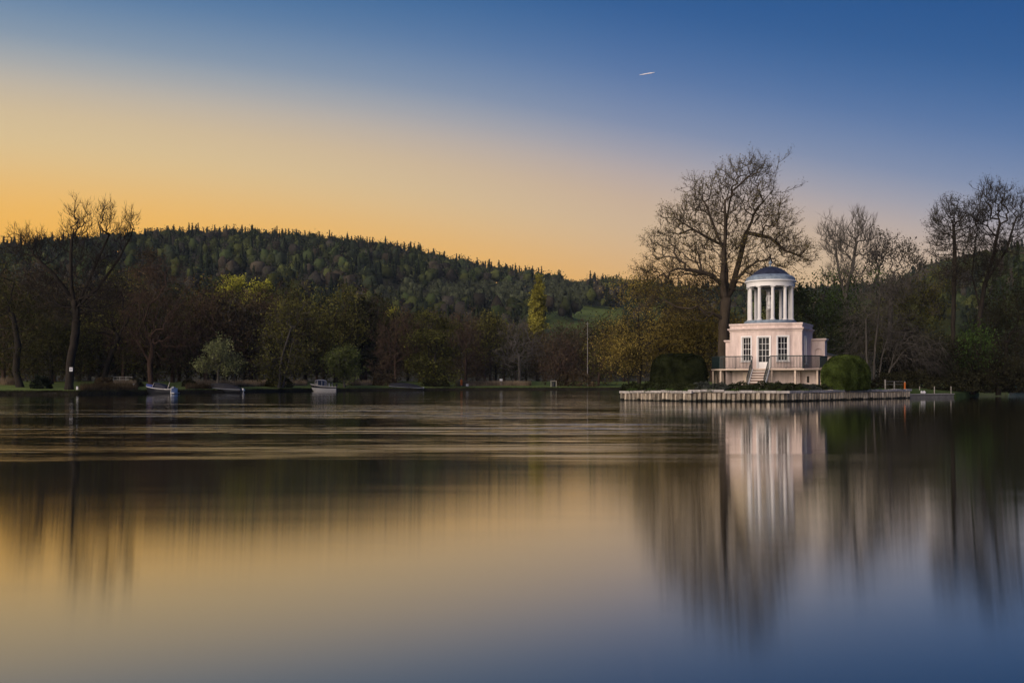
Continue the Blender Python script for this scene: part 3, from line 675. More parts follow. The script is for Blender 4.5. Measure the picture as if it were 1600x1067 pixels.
    for p in [(-5.1, 3.4), (-5.1, 2.0), (-5.1, .8), (-5.1, -.3), (-3.95, -1.7), (-1.0, -1.7), (1.0, -1.7), (3.2, -1.7), (5.0, -.45), (5.1, .9), (5.1, 3.0)]:
        MB().box((p[0], p[1], ZD / 2 - .2), (.17, .17, ZD + .07)).build('deck_post', M['cream'], T)
    bal_me = MB().box((0, 0, .54), (.044, .044, 1.0)).mesh('baluster'); bal_me.materials.append(M['green_paint'])
    post_me = MB().box((0, 0, .6), (.07, .07, 1.2)).mesh('rail_post'); post_me.materials.append(M['green_paint'])
    for run in ((0, 1, 2), (4, 5, 6)):                                    # one balustrade each side of the steps
        rl, lo, ps = MB(), MB(), []
        for i in run:
            a, b = rail_pts[i], rail_pts[i + 1]; L = math.hypot(b[0] - a[0], b[1] - a[1]); an = math.atan2(b[1] - a[1], b[0] - a[0])
            n = max(2, int(L / .135)); ps += [(a[0] + (b[0] - a[0]) * k / n, a[1] + (b[1] - a[1]) * k / n, an, k in (0, n) or (L > 2.5 and k == n // 2)) for k in range(n + (i == run[-1]))]
        path = [rail_pts[i] for i in (*run, run[-1] + 1)]
        RL = rl.sweep(path, [(-.05, ZD + 1.12), (.05, ZD + 1.12), (.05, ZD + 1.215), (-.05, ZD + 1.215)]).build('railing', M['green_paint'], T)
        lo.sweep(path, [(-.025, ZD + .05), (.025, ZD + .05), (.025, ZD + .1), (-.025, ZD + .1)]).build('bottom_rail', M['green_paint'], RL)
        for x, y, an, pst in ps:
            o = link('rail_post', post_me, None, RL, (x, y, ZD - .05)) if pst else link('baluster', bal_me, None, RL, (x, y, ZD + .07)); o.rotation_euler = (0, 0, an)
    # steps
    st = thing_part = MB(); ns, tr_ = 8, .27; rise = ZD / ns
    stx = MB().box((0, -1.92 - ns * tr_ - .2, .03), (2.3, .7, .1)).build('staircase', M['stone'], T)
    for i in range(ns - 1):
        z = ZD - rise * (i + 1); v = -1.92 - tr_ * i
        MB().box((0, v - tr_ / 2 - .02, z - .065), (1.56, tr_ + .06, .13)).build('step', M['tread'], stx)
        MB().box((0, v - tr_ + .045, z - .13 - (rise - .13) / 2), (1.52, .03, rise - .134)).build('riser', M['riser'], stx)
    for s in (-1, 1):
        mb = MB(); v0, v1 = -1.925, -1.92 - ns * tr_
        mb.add([(s * .80 + d, v, z) for d in (-.045, .045) for v, z in ((v0, ZD - .03), (v0, ZD - .42), (v1, -.1), (v1, .12))], [(0, 1, 2, 3), (7, 6, 5, 4), (0, 4, 5, 1), (1, 5, 6, 2), (2, 6, 7, 3), (3, 7, 4, 0)])
        mb.build('stringer', M['white'], stx)
        hr = MB().bar((s * .80, -1.85, ZD + 1.12), (s * .80, v1 - .05, 1.1), .035).bar((s * .80, v1 - .05, -.02), (s * .80, v1 - .05, 1.14), .035).build('handrail', M['green_paint'], stx)
        for k in range(1, 15):
            f = k / 15; v = -1.9 + (v1 + 1.88) * f; zl = ZD - (ZD - .05) * f; MB().bar((s * .80, v, zl), (s * .80, v, zl + 1.09), .017, 4).build('baluster', M['green_paint'], stx)
    # statue under the dome: its own thing
    w = T.matrix_basis if False else Matrix.Translation((OX, OY, G)) @ Matrix.Rotation(A, 4, 'Z')
    p = w @ Vector((CU - .05, CV - .3, 6.74))
    s_ = thing('marble_statue', 'white draped marble figure on a pedestal between the temple columns', 'statue', p, A)
    MB().lathe([(.36, 0), (.36, .1), (.30, .14), (.28, .95), (.34, 1.0), (.34, 1.08)], 4, (0, 0)).build('pedestal', M['stone'], s_)
    me = bpy.data.meshes.new('figure')
    J = [(0, 0, 1.10, .20), (0, 0, 1.35, .21), (.02, -.02, 1.7, .17), (.03, 0, 1.98, .165), (0, 0, 2.18, .12), (0, 0, 2.42, .16), (0, 0, 2.55, .10), (0, -.01, 2.64, .055), (0, -.03, 2.76, .095), (0, -.02, 2.86, .07),
         (.2, 0, 2.5, .07), (.27, -.06, 2.25, .055), (.18, -.18, 2.08, .045), (-.2, 0, 2.5, .07), (-.28, .02, 2.22, .055), (-.25, -.08, 1.98, .045), (.06, -.12, 1.5, .12), (-.1, .05, 1.3, .16)]
    E = [(0, 1), (1, 2), (2, 3), (3, 4), (4, 5), (5, 6), (6, 7), (7, 8), (8, 9), (5, 10), (10, 11), (11, 12), (5, 13), (13, 14), (14, 15), (2, 16), (1, 17)]
    me.from_pydata([j[:3] for j in J], E, []); fo = link('figure', me, M['statue'], s_)
    fo.modifiers.new('skin', 'SKIN'); 
    for i, v in enumerate(me.skin_vertices[0].data): v.radius = (J[i][3], J[i][3] * .8)
    me.skin_vertices[0].data[3].use_root = True
    sb = fo.modifiers.new('smooth', 'SUBSURF'); sb.levels = sb.render_levels = 2
build_temple()

# small outbuilding beyond the temple's right wing
def build_shed():
    X, Y = at(1302, 108), 108.
    t = thing('slate_roofed_outbuilding', 'low cream outbuilding with a dark slate roof half hidden behind the temple', 'building', (X, Y, G), R(-27))
    MB().box((0, 0, 1.5), (4.6, 4, 3.1)).build('wall', M['cream'], t)
    rf = MB(); rf.add([(-2.6, -2.3, 4.35), (-2.6, 2.3, 4.35), (2.7, 2.3, 2.95), (2.7, -2.3, 2.95), (-2.6, -2.3, 4.2), (-2.6, 2.3, 4.2), (2.7, 2.3, 2.8), (2.7, -2.3, 2.8)], [(0, 1, 2, 3), (7, 6, 5, 4), (0, 4, 5, 1), (1, 5, 6, 2), (2, 6, 7, 3), (3, 7, 4, 0)])
    rf.build('roof', M['slate'], t); MB().box((-2.35, -2.0, 3.62), (.12, .1, 1.1)).build('fascia', M['white'], t)
    g = MB(); g.add([(-2.3, -1.98, 3.05), (2.3, -1.98, 3.05), (2.3, -1.98, 3.06), (-2.3, -1.98, 4.19)], [(0, 1, 2, 3)]); g.build('gable', M['cream'], t)
build_shed()
# ------------------------------------------------------------------ trees of the photograph
LF = {}
def lf(n, c, **k): LF[n] = leaf(n, c, **k)
lf('olive', (.125, .118, .03)); lf('olive_dark', (.06, .058, .019)); lf('gold', (.27, .205, .052)); lf('yellow_green', (0.377, 0.362, 0.051)); lf('poplar_leaf', (.27, .245, .045))
lf('willow_leaf', (0.246, 0.261, 0.109)); lf('willow_green', (0.123, 0.145, 0.043)); lf('evergreen', (0.038, 0.052, 0.019)); lf('cedar_leaf', (0.043, 0.046, 0.019)); lf('cedar_olive', (0.109, 0.109, 0.026))
lf('ivy', (0.065, 0.109, 0.026)); lf('hedge_green', (0.061, 0.084, 0.020), trans=.15, scale=1.2); lf('hedge_dark', (0.034, 0.041, 0.017), trans=.15, scale=1.2); lf('bud', (.15, .12, .035)); lf('dark_bud', (0.058, 0.052, 0.032))
lf('scrub', (0.041, 0.039, 0.019)); lf('hedge_block', (.019, .023, .009), trans=.1, scale=1.2); lf('lavender', (0.072, 0.080, 0.065), scale=1.5); lf('reed', (0.290, 0.225, 0.138)); lf('brown_bud', (.088, .064, .034)); lf('olive_gold', (.20, .155, .04)); lf('holly', (0.017, 0.022, 0.012))
B, BG, BR, BP = M['bark'], M['bark_grey'], M['bark_red'], M['bark_plane']
def trees():
    # -- left bank
    tree('bare_tree', 'tall bare tree with spreading upright limbs carrying a small white sign', 108, 129, [(122, 350, 26, 40), (100, 380, 22, 25), (168, 345, 20, 34), (190, 365, 18, 26), (205, 345, 13, 22), (60, 385, 30, 22), (25, 392, 34, 24), (45, 372, 26, 18), (150, 410, 45, 35), (70, 440, 55, 35), (170, 460, 45, 40), (110, 480, 60, 30)],
         B, tr=.52, n=2100, stems=[([(108, None, 0), (110, 570, 0), (118, 520, 0), (120, 480, 0)], .35), ([(119, 500, 0), (114, 440, -.5), (116, 400, -1), (118, 370, -1)], .1), ([(120, 482, 0), (135, 440, .5), (150, 400, 1), (166, 365, 1)], .1), ([(120, 480, 0), (150, 450, .6), (180, 400, 1.5), (198, 365, 1.5)], .2), ([(114, 470, 0), (90, 430, -1), (60, 400, -1.5)], .2)], twig=1.45, twl=1.1, up=.75, seed=3)
    tree('ivy_tree', 'dark ivy clad tree leaning at the picture edge beside a holly bush', 30, 134, [(15, 470, 55, 50), (35, 545, 60, 45), (5, 420, 30, 30), (-30, 500, 50, 70)], B, LF['olive_dark'], .45, 350, stems=[([(32, None, 0), (25, 580, 0), (28, 540, 0), (20, 490, 0)], .5)], nleaf=5200, seed=4, lspread=.6)
    tree('hedgerow_tree', 'dark leafy low tree behind the ivy clad tree', 80, 146, [(75, 520, 42, 35), (100, 555, 40, 38), (60, 560, 40, 30)], B, LF['olive_dark'], .3, 260, nleaf=5200, seed=5, lspread=.6)
    tree('leaning_tree', 'leaning brown tree with dark fork between sign tree and moored blue boat', 160, 150, [(165, 500, 50, 45), (190, 540, 40, 40), (140, 530, 35, 40), (185, 450, 40, 30)], B, LF['olive'], .42, 420, stems=[([(160, None, 0), (168, 570, 0), (180, 540, 0), (190, 515, 0)], .4)], nleaf=2600, seed=6, lspread=.5, twig=1.2)
    tree('flat_topped_cedar', 'brown flat topped cedar rising above the reddish bare tree', 232, 190, [(232, 402, 20, 9), (222, 425, 32, 8), (245, 440, 40, 9), (232, 465, 40, 12)], B, LF['brown_bud'], .4, 260, nleaf=4200, flat=.8, seed=7, lspread=.5)
    tree('reddish_bare_tree', 'reddish bare tree with pale trunk above the blue covered boat', 236, 151, [(240, 470, 62, 50), (205, 520, 45, 45), (285, 520, 45, 45), (250, 430, 40, 28), (245, 540, 70, 35)], BR, LF['brown_bud'], .4, 650, stems=[([(236, None, 0), (234, 570, 0), (240, 530, 0)], .5), ([(235, 568, 0), (222, 545, 0), (208, 520, -.5)], .3)], nleaf=900, twig=1.3, twl=1.3, droop=.25, up=.2, seed=8)
    tree('brown_domed_tree', 'brown dense domed tree behind the small grey willow', 322, 172, [(320, 490, 45, 40), (345, 540, 50, 45), (300, 540, 35, 45)], BR, LF['brown_bud'], .4, 480, nleaf=2600, seed=9, twig=1.3, lspread=.5)
    tree('copper_tree', 'copper brown tree between the two yellow green trees and the alder', 392, 182, [(395, 495, 48, 36), (385, 545, 50, 45), (425, 500, 30, 30)], BR, LF['brown_bud'], .4, 480, nleaf=3600, seed=10, twig=1.3, lspread=.5)
    tree('small_willow', 'small grey green willow on the bank above the tarpaulin covered boat', 340, 150, [(343, 565, 31, 22), (343, 545, 19, 14), (322, 575, 14, 12), (364, 572, 14, 14)], BG, LF['willow_leaf'], .2, 260, nleaf=4200, seed=11, up=1., twl=.8, lsize=.3, lspread=.3)
    tree('yellow_green_tree', 'yellow green budding tree with two heads, the taller beside the wooded hill', 368, 235, [(360, 455, 16, 20), (373, 445, 11, 14), (350, 466, 10, 10), (372, 480, 20, 20)], B, LF['yellow_green'], .3, 160, nleaf=3000, seed=12)
    tree('yellow_green_tree', 'broad yellow green budding tree just right of the two headed one', 406, 236, [(397, 457, 13, 14), (412, 452, 11, 12), (406, 475, 20, 18)], B, LF['yellow_green'], .3, 130, nleaf=2600, seed=13)
    tree('alder_tree', 'olive spreading tree over a pale trunk to the left of white cabin boat', 440, 164, [(458, 488, 42, 20), (440, 525, 32, 34), (425, 570, 28, 30), (465, 560, 28, 36), (445, 500, 30, 30)], BG, LF['olive'], .28, 420, stems=[([(436, None, 0), (440, 560, 0), (456, 510, 0)], .3), ([(440, None, .4), (450, 565, .6), (458, 520, .5)], .3)], nleaf=5600, seed=14, lspread=.5)
    tree('tall_olive_tree', 'tall olive crowned tree left of the dark layered cedar', 525, 200, [(540, 470, 24, 18), (525, 500, 38, 34), (510, 545, 42, 45), (550, 520, 25, 30)], B, LF['olive'], .45, 480, nleaf=6000, seed=15, lspread=.6)
    tree('dark_cedar', 'dark layered cedar standing behind the round bank willow', 566, 206, [(566, 474, 20, 6), (563, 492, 28, 7), (560, 512, 32, 8), (562, 535, 34, 9), (560, 560, 36, 12)], B, LF['cedar_leaf'], .45, 330, nleaf=6500, flat=.85, seed=16, lspread=.45)
    tree('round_willow', 'round green willow bush right behind the white cabin boat', 538, 178, [(538, 572, 29, 25), (538, 560, 22, 16)], BG, LF['willow_green'], .2, 260, nleaf=5200, seed=17, up=.9, twl=.8, lspread=.35)
    tree('twiggy_bush_tree', 'purple brown twiggy tree above the dark covered boat', 618, 193, [(615, 535, 36, 34), (610, 570, 36, 30), (635, 510, 22, 22)], BR, LF['brown_bud'], .25, 480, nleaf=1500, seed=18, twig=1.2)
    tree('golden_poplar', 'small golden column poplar peeping over the purple brown tree', 614, 270, [(614, 494, 9, 11), (613, 510, 11, 14), (602, 514, 9, 8), (622, 512, 12, 8)], B, LF['yellow_green'], .2, 90, nleaf=2200, seed=19)
    tree('olive_cedar', 'broad olive green cedar with layered boughs at the bank centre', 680, 193, [(668, 498, 26, 8), (690, 510, 34, 10), (672, 530, 42, 11), (690, 552, 40, 12), (668, 572, 38, 13), (685, 588, 34, 12)], B, LF['cedar_olive'], .4, 480, nleaf=9000, flat=.7, seed=20, lspread=.5)
    tree('pinkish_bare_tree', 'pinkish brown bare tree right of the broad olive cedar', 728, 205, [(725, 530, 32, 34), (735, 570, 36, 34), (712, 510, 20, 18)], BR, LF['brown_bud'], .3, 420, nleaf=900, seed=21, twig=1.25)
    tree('ball_headed_tree', 'ball headed olive tree left of the tall yellow poplar', 766, 212, [(765, 512, 25, 22), (765, 545, 26, 26)], B, LF['olive'], .3, 330, nleaf=2600, seed=22, twig=1.2)
    tree('bare_vase_tree', 'bare vase shaped tree beside the tall yellow poplar', 812, 205, [(805, 525, 25, 26), (825, 545, 25, 32), (800, 560, 30, 30)], BG, None, .3, 380, seed=23, twig=1.2)
    tree('tall_poplar', 'tall yellow green column poplar standing against the wooded hill', 840, 262, [(842, 442, 3, 9), (842, 452, 6, 12), (841, 468, 9.5, 16), (840, 490, 12.5, 20), (840, 515, 14, 22), (838, 540, 13, 22), (840, 565, 12, 18)], B, LF['poplar_leaf'], .4, 330, nleaf=12000, seed=24, up=1.6, lsize=.62, lspread=.4, free=.1)
    tree('brown_twig_tree', 'brown twiggy tree between the tall poplar and the thin mast', 885, 206, [(880, 555, 30, 32), (890, 580, 34, 25), (865, 575, 28, 28)], BR, LF['brown_bud'], .25, 420, nleaf=1100, seed=25, twig=1.2)
    tree('mast_side_tree', 'low brown tree just right of the thin mast', 935, 207, [(930, 560, 28, 28), (945, 580, 30, 22), (960, 550, 24, 30)], BR, LF['olive'], .25, 420, nleaf=1800, seed=26, twig=1.2)
    # -- island
    tree('golden_tree', 'golden olive drooping tree left of the clipped dark hedge', 992, 124, [(1000, 458, 44, 26), (1060, 470, 45, 34), (1000, 520, 52, 36), (965, 535, 28, 32), (1045, 510, 45, 42), (985, 555, 40, 20), (1060, 550, 40, 25)], B, LF['gold'], .3, 620, stems=[([(998, None, 0), (1000, 560, 0), (996, 500, 0)], .3), ([(985, None, .5), (980, 570, 1), (972, 530, 1)], .3)], nleaf=19000, lsize=.2, seed=27, droop=.5, base=G, lspread=.45, twig=1.1)
    tree('plane_tree', 'great half bare plane tree towering behind the temple', 1130, 109,
         [(1090, 305, 30, 34), (1140, 285, 30, 36), (1175, 268, 30, 26), (1120, 330, 50, 40), (1180, 315, 42, 42), (1060, 350, 36, 34), (1035, 385, 30, 26), (1012, 425, 26, 20), (1085, 390, 50, 40), (1150, 385, 50, 45), (1205, 350, 36, 40), (1225, 385, 40, 34), (1250, 400, 26, 26), (1050, 430, 45, 30), (1110, 440, 50, 36), (1180, 430, 50, 36), (1085, 480, 40, 26), (1018, 470, 26, 22)],
         BP, LF['bud'], .58, 2600, stems=[([(1126, None, 0), (1129, 560, 0), (1131, 510, .1), (1134, 465, 0)], .85), ([(1133, 468, 0), (1128, 443, -.3), (1129, 400, -.6), (1132, 350, -.5), (1130, 315, -.8)], .1), ([(1134, 468, 0), (1146, 450, .5), (1158, 405, .8), (1169, 363, 1.), (1185, 325, 1.2), (1211, 296, 1.2), (1220, 252, 1), (1236, 240, 1)], .1), ([(1134, 460, 0), (1139, 430, 1.2), (1138, 385, 1.8), (1142, 340, 2.2), (1150, 300, 2.4)], .1),
             ([(1129, 385, -.5), (1105, 374, -1), (1080, 363, -1.6), (1045, 341, -2)], .2), ([(1129, 448, -.2), (1110, 432, -1), (1090, 427, -1.6), (1055, 422, -2), (1030, 434, -2.2)], .2), ([(1092, 427, -1.6), (1088, 400, -1.2), (1080, 372, -.8)], .2), ([(1172, 362, 1), (1204, 371, .4), (1228, 392, 0), (1252, 400, 0)], .2), ([(1150, 440, .5), (1166, 420, -.4), (1182, 410, -1), (1206, 407, -1.5)], .2), ([(1132, 398, -.6), (1110, 350, -1), (1098, 318, -1.2)], .2), ([(1141, 360, 2), (1165, 320, 2.4), (1176, 285, 2.6)], .2), ([(1131, 500, 0), (1112, 490, -.8), (1096, 503, -1.4), (1070, 500, -2)], .3), ([(1208, 300, 1.2), (1230, 297, 1.2), (1256, 288, 1.2)], .3)],
         nleaf=22000, lsize=.15, seed=28, base=G, twl=.95, up=.45, jit=.10, lspread=.14, twig=1.75)
    tree('evergreen_tree', 'dark evergreen mass of a tree close behind the temple right wing', 1275, 118, [(1270, 500, 48, 42), (1250, 470, 40, 30), (1310, 510, 45, 45), (1290, 550, 60, 40), (1225, 500, 40, 50)], B, LF['evergreen'], .4, 420, nleaf=13000, seed=29, base=G, lspread=.6, core=.15)
    tree('shade_tree', 'dark olive tree behind the temple and clipped left hedge', 1085, 126, [(1080, 530, 42, 45), (1120, 520, 40, 50), (1160, 540, 50, 50), (1050, 560, 40, 35)], B, LF['olive_gold'], .4, 420, nleaf=15000, seed=30, base=G, lspread=.6, core=.1)
    tree('fan_crowned_tree', 'tall bare tree with fan of fine upright twigs right of the temple', 1322, 130, [(1298, 372, 18, 36), (1318, 385, 24, 38), (1342, 368, 24, 44), (1362, 390, 12, 26), (1320, 430, 36, 24)], BG, LF['ivy'], .3, 850, stems=[([(1322, None, 0), (1324, 560, 0), (1322, 500, 0), (1322, 450, 0)], .75), ([(1322, 470, 0), (1312, 430, 0), (1304, 390, -.5)], .1), ([(1322, 455, 0), (1332, 420, 0), (1340, 380, .5)], .1)], nleaf=2400, llobes=[(1300, 432, 26, 10), (1340, 438, 30, 9), (1370, 432, 24, 9), (1320, 470, 40, 30)], up=1.3, twl=1.3, seed=31, base=G, lspread=.5, twig=1.6)
    tree('budding_tree', 'budding pale stemmed tree right of the fan crowned bare tree', 1388, 133, [(1385, 390, 22, 28), (1372, 410, 24, 26), (1408, 402, 26, 26), (1435, 412, 20, 16), (1400, 450, 45, 30)], BG, LF['dark_bud'], .3, 480, nleaf=2600, seed=32, base=G, up=.9, lspread=.25, twig=1.5)
    tree('grey_willow', 'grey many stemmed bare willow right of the clipped dome hedge', 1372, 112, [(1365, 490, 42, 40), (1395, 520, 45, 45), (1425, 545, 42, 30), (1345, 530, 26, 50), (1390, 450, 35, 30), (1445, 570, 35, 20)], BG, LF['dark_bud'], .2, 900, stems=[([(1360, None, -.4), (1352, 560, -.4), (1350, 500, -.5)], .2), ([(1366, None, 0), (1366, 560, 0), (1372, 500, 0), (1375, 460, 0)], .2), ([(1372, None, .3), (1380, 560, .5), (1395, 510, .5)], .2), ([(1378, None, 0), (1392, 575, 0), (1415, 545, 0), (1440, 535, 0)], .2), ([(1382, None, .5), (1398, 560, .5), (1410, 520, .5)], .2)], nleaf=900, seed=33, base=G, droop=.55, up=.1, twl=1.5, twig=1.15)
    tree('green_thicket_tree', 'olive green tree filling the gap behind the grey willow', 1425, 142, [(1400, 475, 45, 32), (1440, 500, 45, 50), (1370, 520, 50, 50), (1460, 460, 30, 30)], B, LF['olive'], .4, 420, nleaf=8500, seed=34, base=G, lspread=.7, core=.1)
    tree('tall_dark_tree', 'tall dark budding tree with straight trunk near the low quay end', 1490, 122, [(1490, 340, 30, 34), (1475, 375, 24, 36), (1505, 385, 28, 40), (1462, 350, 12, 18), (1490, 430, 32, 30), (1530, 340, 16, 24)], B, LF['dark_bud'], .26, 900, stems=[([(1488, None, 0), (1489, 560, 0), (1490, 480, 0), (1492, 400, 0), (1490, 350, 0)], .5)], nleaf=7000, seed=35, base=G, up=.8, lsize=.15, lspread=.2, twig=1.7)
    tree('tall_open_tree', 'tallest open bare tree at the far right with curving limbs', 1538, 124, [(1545, 305, 26, 24), (1568, 318, 26, 36), (1588, 340, 18, 46), (1530, 345, 24, 34), (1560, 385, 36, 36), (1540, 420, 30, 30)], B, LF['dark_bud'], .28, 1000, stems=[([(1532, None, 0), (1532, 550, 0), (1530, 500, 0), (1538, 450, 0), (1552, 400, 0), (1562, 350, 0)], .4), ([(1533, 490, 0), (1522, 430, .5), (1528, 370, .5)], .3), ([(1542, 440, 0), (1570, 390, -.5), (1585, 340, -.5)], .3)], nleaf=3500, lsize=.14, seed=36, base=G, up=.7, lspread=.2, twig=1.8)
    tree('brown_thicket_tree', 'dark brown thicket tree below the tallest open bare tree', 1570, 128, [(1560, 500, 45, 45), (1590, 545, 50, 55), (1610, 470, 40, 60), (1530, 560, 45, 45)], B, LF['scrub'], .3, 600, nleaf=12000, seed=37, base=G, lspread=.6, core=.1)
    tree('ivy_bush_tree', 'fresh green ivy covered stump at the water right of the straight trunk', 1520, 116, [(1522, 535, 24, 20), (1515, 562, 34, 22), (1490, 570, 24, 16)], B, LF['ivy'], .25, 220, nleaf=3600, seed=38, base=.5, lspread=.5)
    tree('quay_thicket', 'black green thicket overhanging the low quay', 1450, 115, [(1440, 575, 40, 26), (1475, 565, 40, 32), (1420, 560, 30, 35)], B, LF['scrub'], .25, 400, nleaf=11000, seed=39, base=.6, lspread=.6, core=.15)
    tree('yew_tree', 'small black yew between grey willow stems and fence', 1398, 117, [(1398, 580, 22, 24), (1400, 560, 14, 18)], B, LF['holly'], .2, 160, nleaf=3200, seed=40, base=G, lspread=.4)
    tree('overhanging_tree', 'dark thicket overhanging the water at the far right edge', 1560, 117, [(1545, 585, 40, 24), (1585, 590, 30, 20), (1505, 592, 24, 18)], B, LF['scrub'], .25, 320, nleaf=11000, seed=41, base=.4, lspread=.6, core=.2)
    # small bushes along the left bank
    bush('holly_bush', 'round black holly bush on the left bank lawn', 65, 131, 1.3, 1.2, 1.7, LF['holly'], B, 1500, 51)
    bush('bank_bush', 'dry brown bush beside the pale fence panel on the left bank', 162, 137, 1.6, 1.2, 1.5, LF['brown_bud'], B, 1200, 52)
    bush('bank_bush', 'low dark bush at the trunk of the reddish bare tree', 212, 147, 1.1, 1., 1.3, LF['scrub'], B, 900, 53)
    bush('bank_bush', 'brown green bush on the bank right of the blue covered boat', 296, 152, 1.2, 1., 1.2, LF['scrub'], B, 900, 54)
    bush('bank_bush', 'dark bush at the foot of the olive spreading tree', 436, 166, 2.4, 1.5, 2.0, LF['olive_dark'], B, 1500, 55)
    bush('bank_bush', 'brown bush at the water behind the thin mast', 900, 203, 4.2, 2., 3.2, LF['brown_bud'], B, 1800, 56)
    bush('bank_bush', 'dark bush under the broad olive cedar', 682, 193.5, 2.6, 1.6, 2.4, LF['olive_dark'], B, 1500, 57)
    bush('bank_bush', 'twiggy brown bush under the purple brown tree', 600, 189, 2.6, 1.4, 2.2, LF['brown_bud'], B, 1400, 58)
    bush('shore_bush', 'black undergrowth between the low quay and the small yew', 1425, 110, 3.2, 1.6, 2.2, LF['scrub'], B, 2600, 59, base=.7)
    bush('shore_bush', 'dark undergrowth behind the middle of the low quay', 1458, 112, 3.4, 1.6, 2.4, LF['scrub'], B, 2600, 60, base=.7)
    bush('shore_bush', 'dark undergrowth behind the far tip of the low quay', 1492, 114, 3.2, 1.6, 2.6, LF['scrub'], B, 2600, 61, base=.6)
    bush('shore_bush', 'dark undergrowth at the water just right of the green ivy covered stump', 1545, 119, 3.4, 1.8, 2.4, LF['scrub'], B, 2600, 62, base=.4)
    bush('shore_bush', 'dark undergrowth below the tall open tree at the right edge', 1585, 121, 3.6, 1.8, 2.6, LF['scrub'], B, 2600, 63, base=.4)
    bush('shore_bush', 'dark undergrowth behind the wire fence and clipped dome', 1392, 107, 2.6, 1.4, 1.6, LF['scrub'], B, 2200, 64, base=G)
trees()

def woods():
    """the dark wood behind the bank: copies of a few bare trees"""
    rng = random.Random(9); protos = []
    lab = 'bare brown tree in the dark wood behind the left bank'
    for k in range(5):
        lob = [(800, 520, 38 + 4 * k, 34), (800 - 18, 550, 36, 36), (800 + 20, 545, 34, 36), (800, 575, 40, 22)]
        protos.append(tree('woodland_tree', lab, 800, 215, lob, (B, BR, B, BR, BG)[k], (LF['brown_bud'], LF['olive_dark'], LF['olive'], LF['olive_dark'], LF['brown_bud'])[k], .3, 330, nleaf=3200 + 300 * k, seed=70 + k, twig=1.2, lspread=.8, group='bare trees of the wood behind the bank'))
    spots = []
    for i in range(76):
        px = -60 + 1340 * (i + rng.random() * .8) / 76; Y = bank_at(px) + rng.uniform(28, 75); spots.append((px, Y))
    for i, (px, Y) in enumerate(spots):
        o = protos[i] if i < 5 else copy_tree(protos[rng.randrange(5)])
        X = at(px, Y); s = rng.uniform(.85, 1.15) * (1.12 if px < 620 else .92); o.location = (X, Y, float(hgt(X, Y)) - .1); o.rotation_euler = (0, 0, rng.uniform(0, 6.28)); o.scale = (s, s, s * rng.uniform(.9, 1.1))
woods()

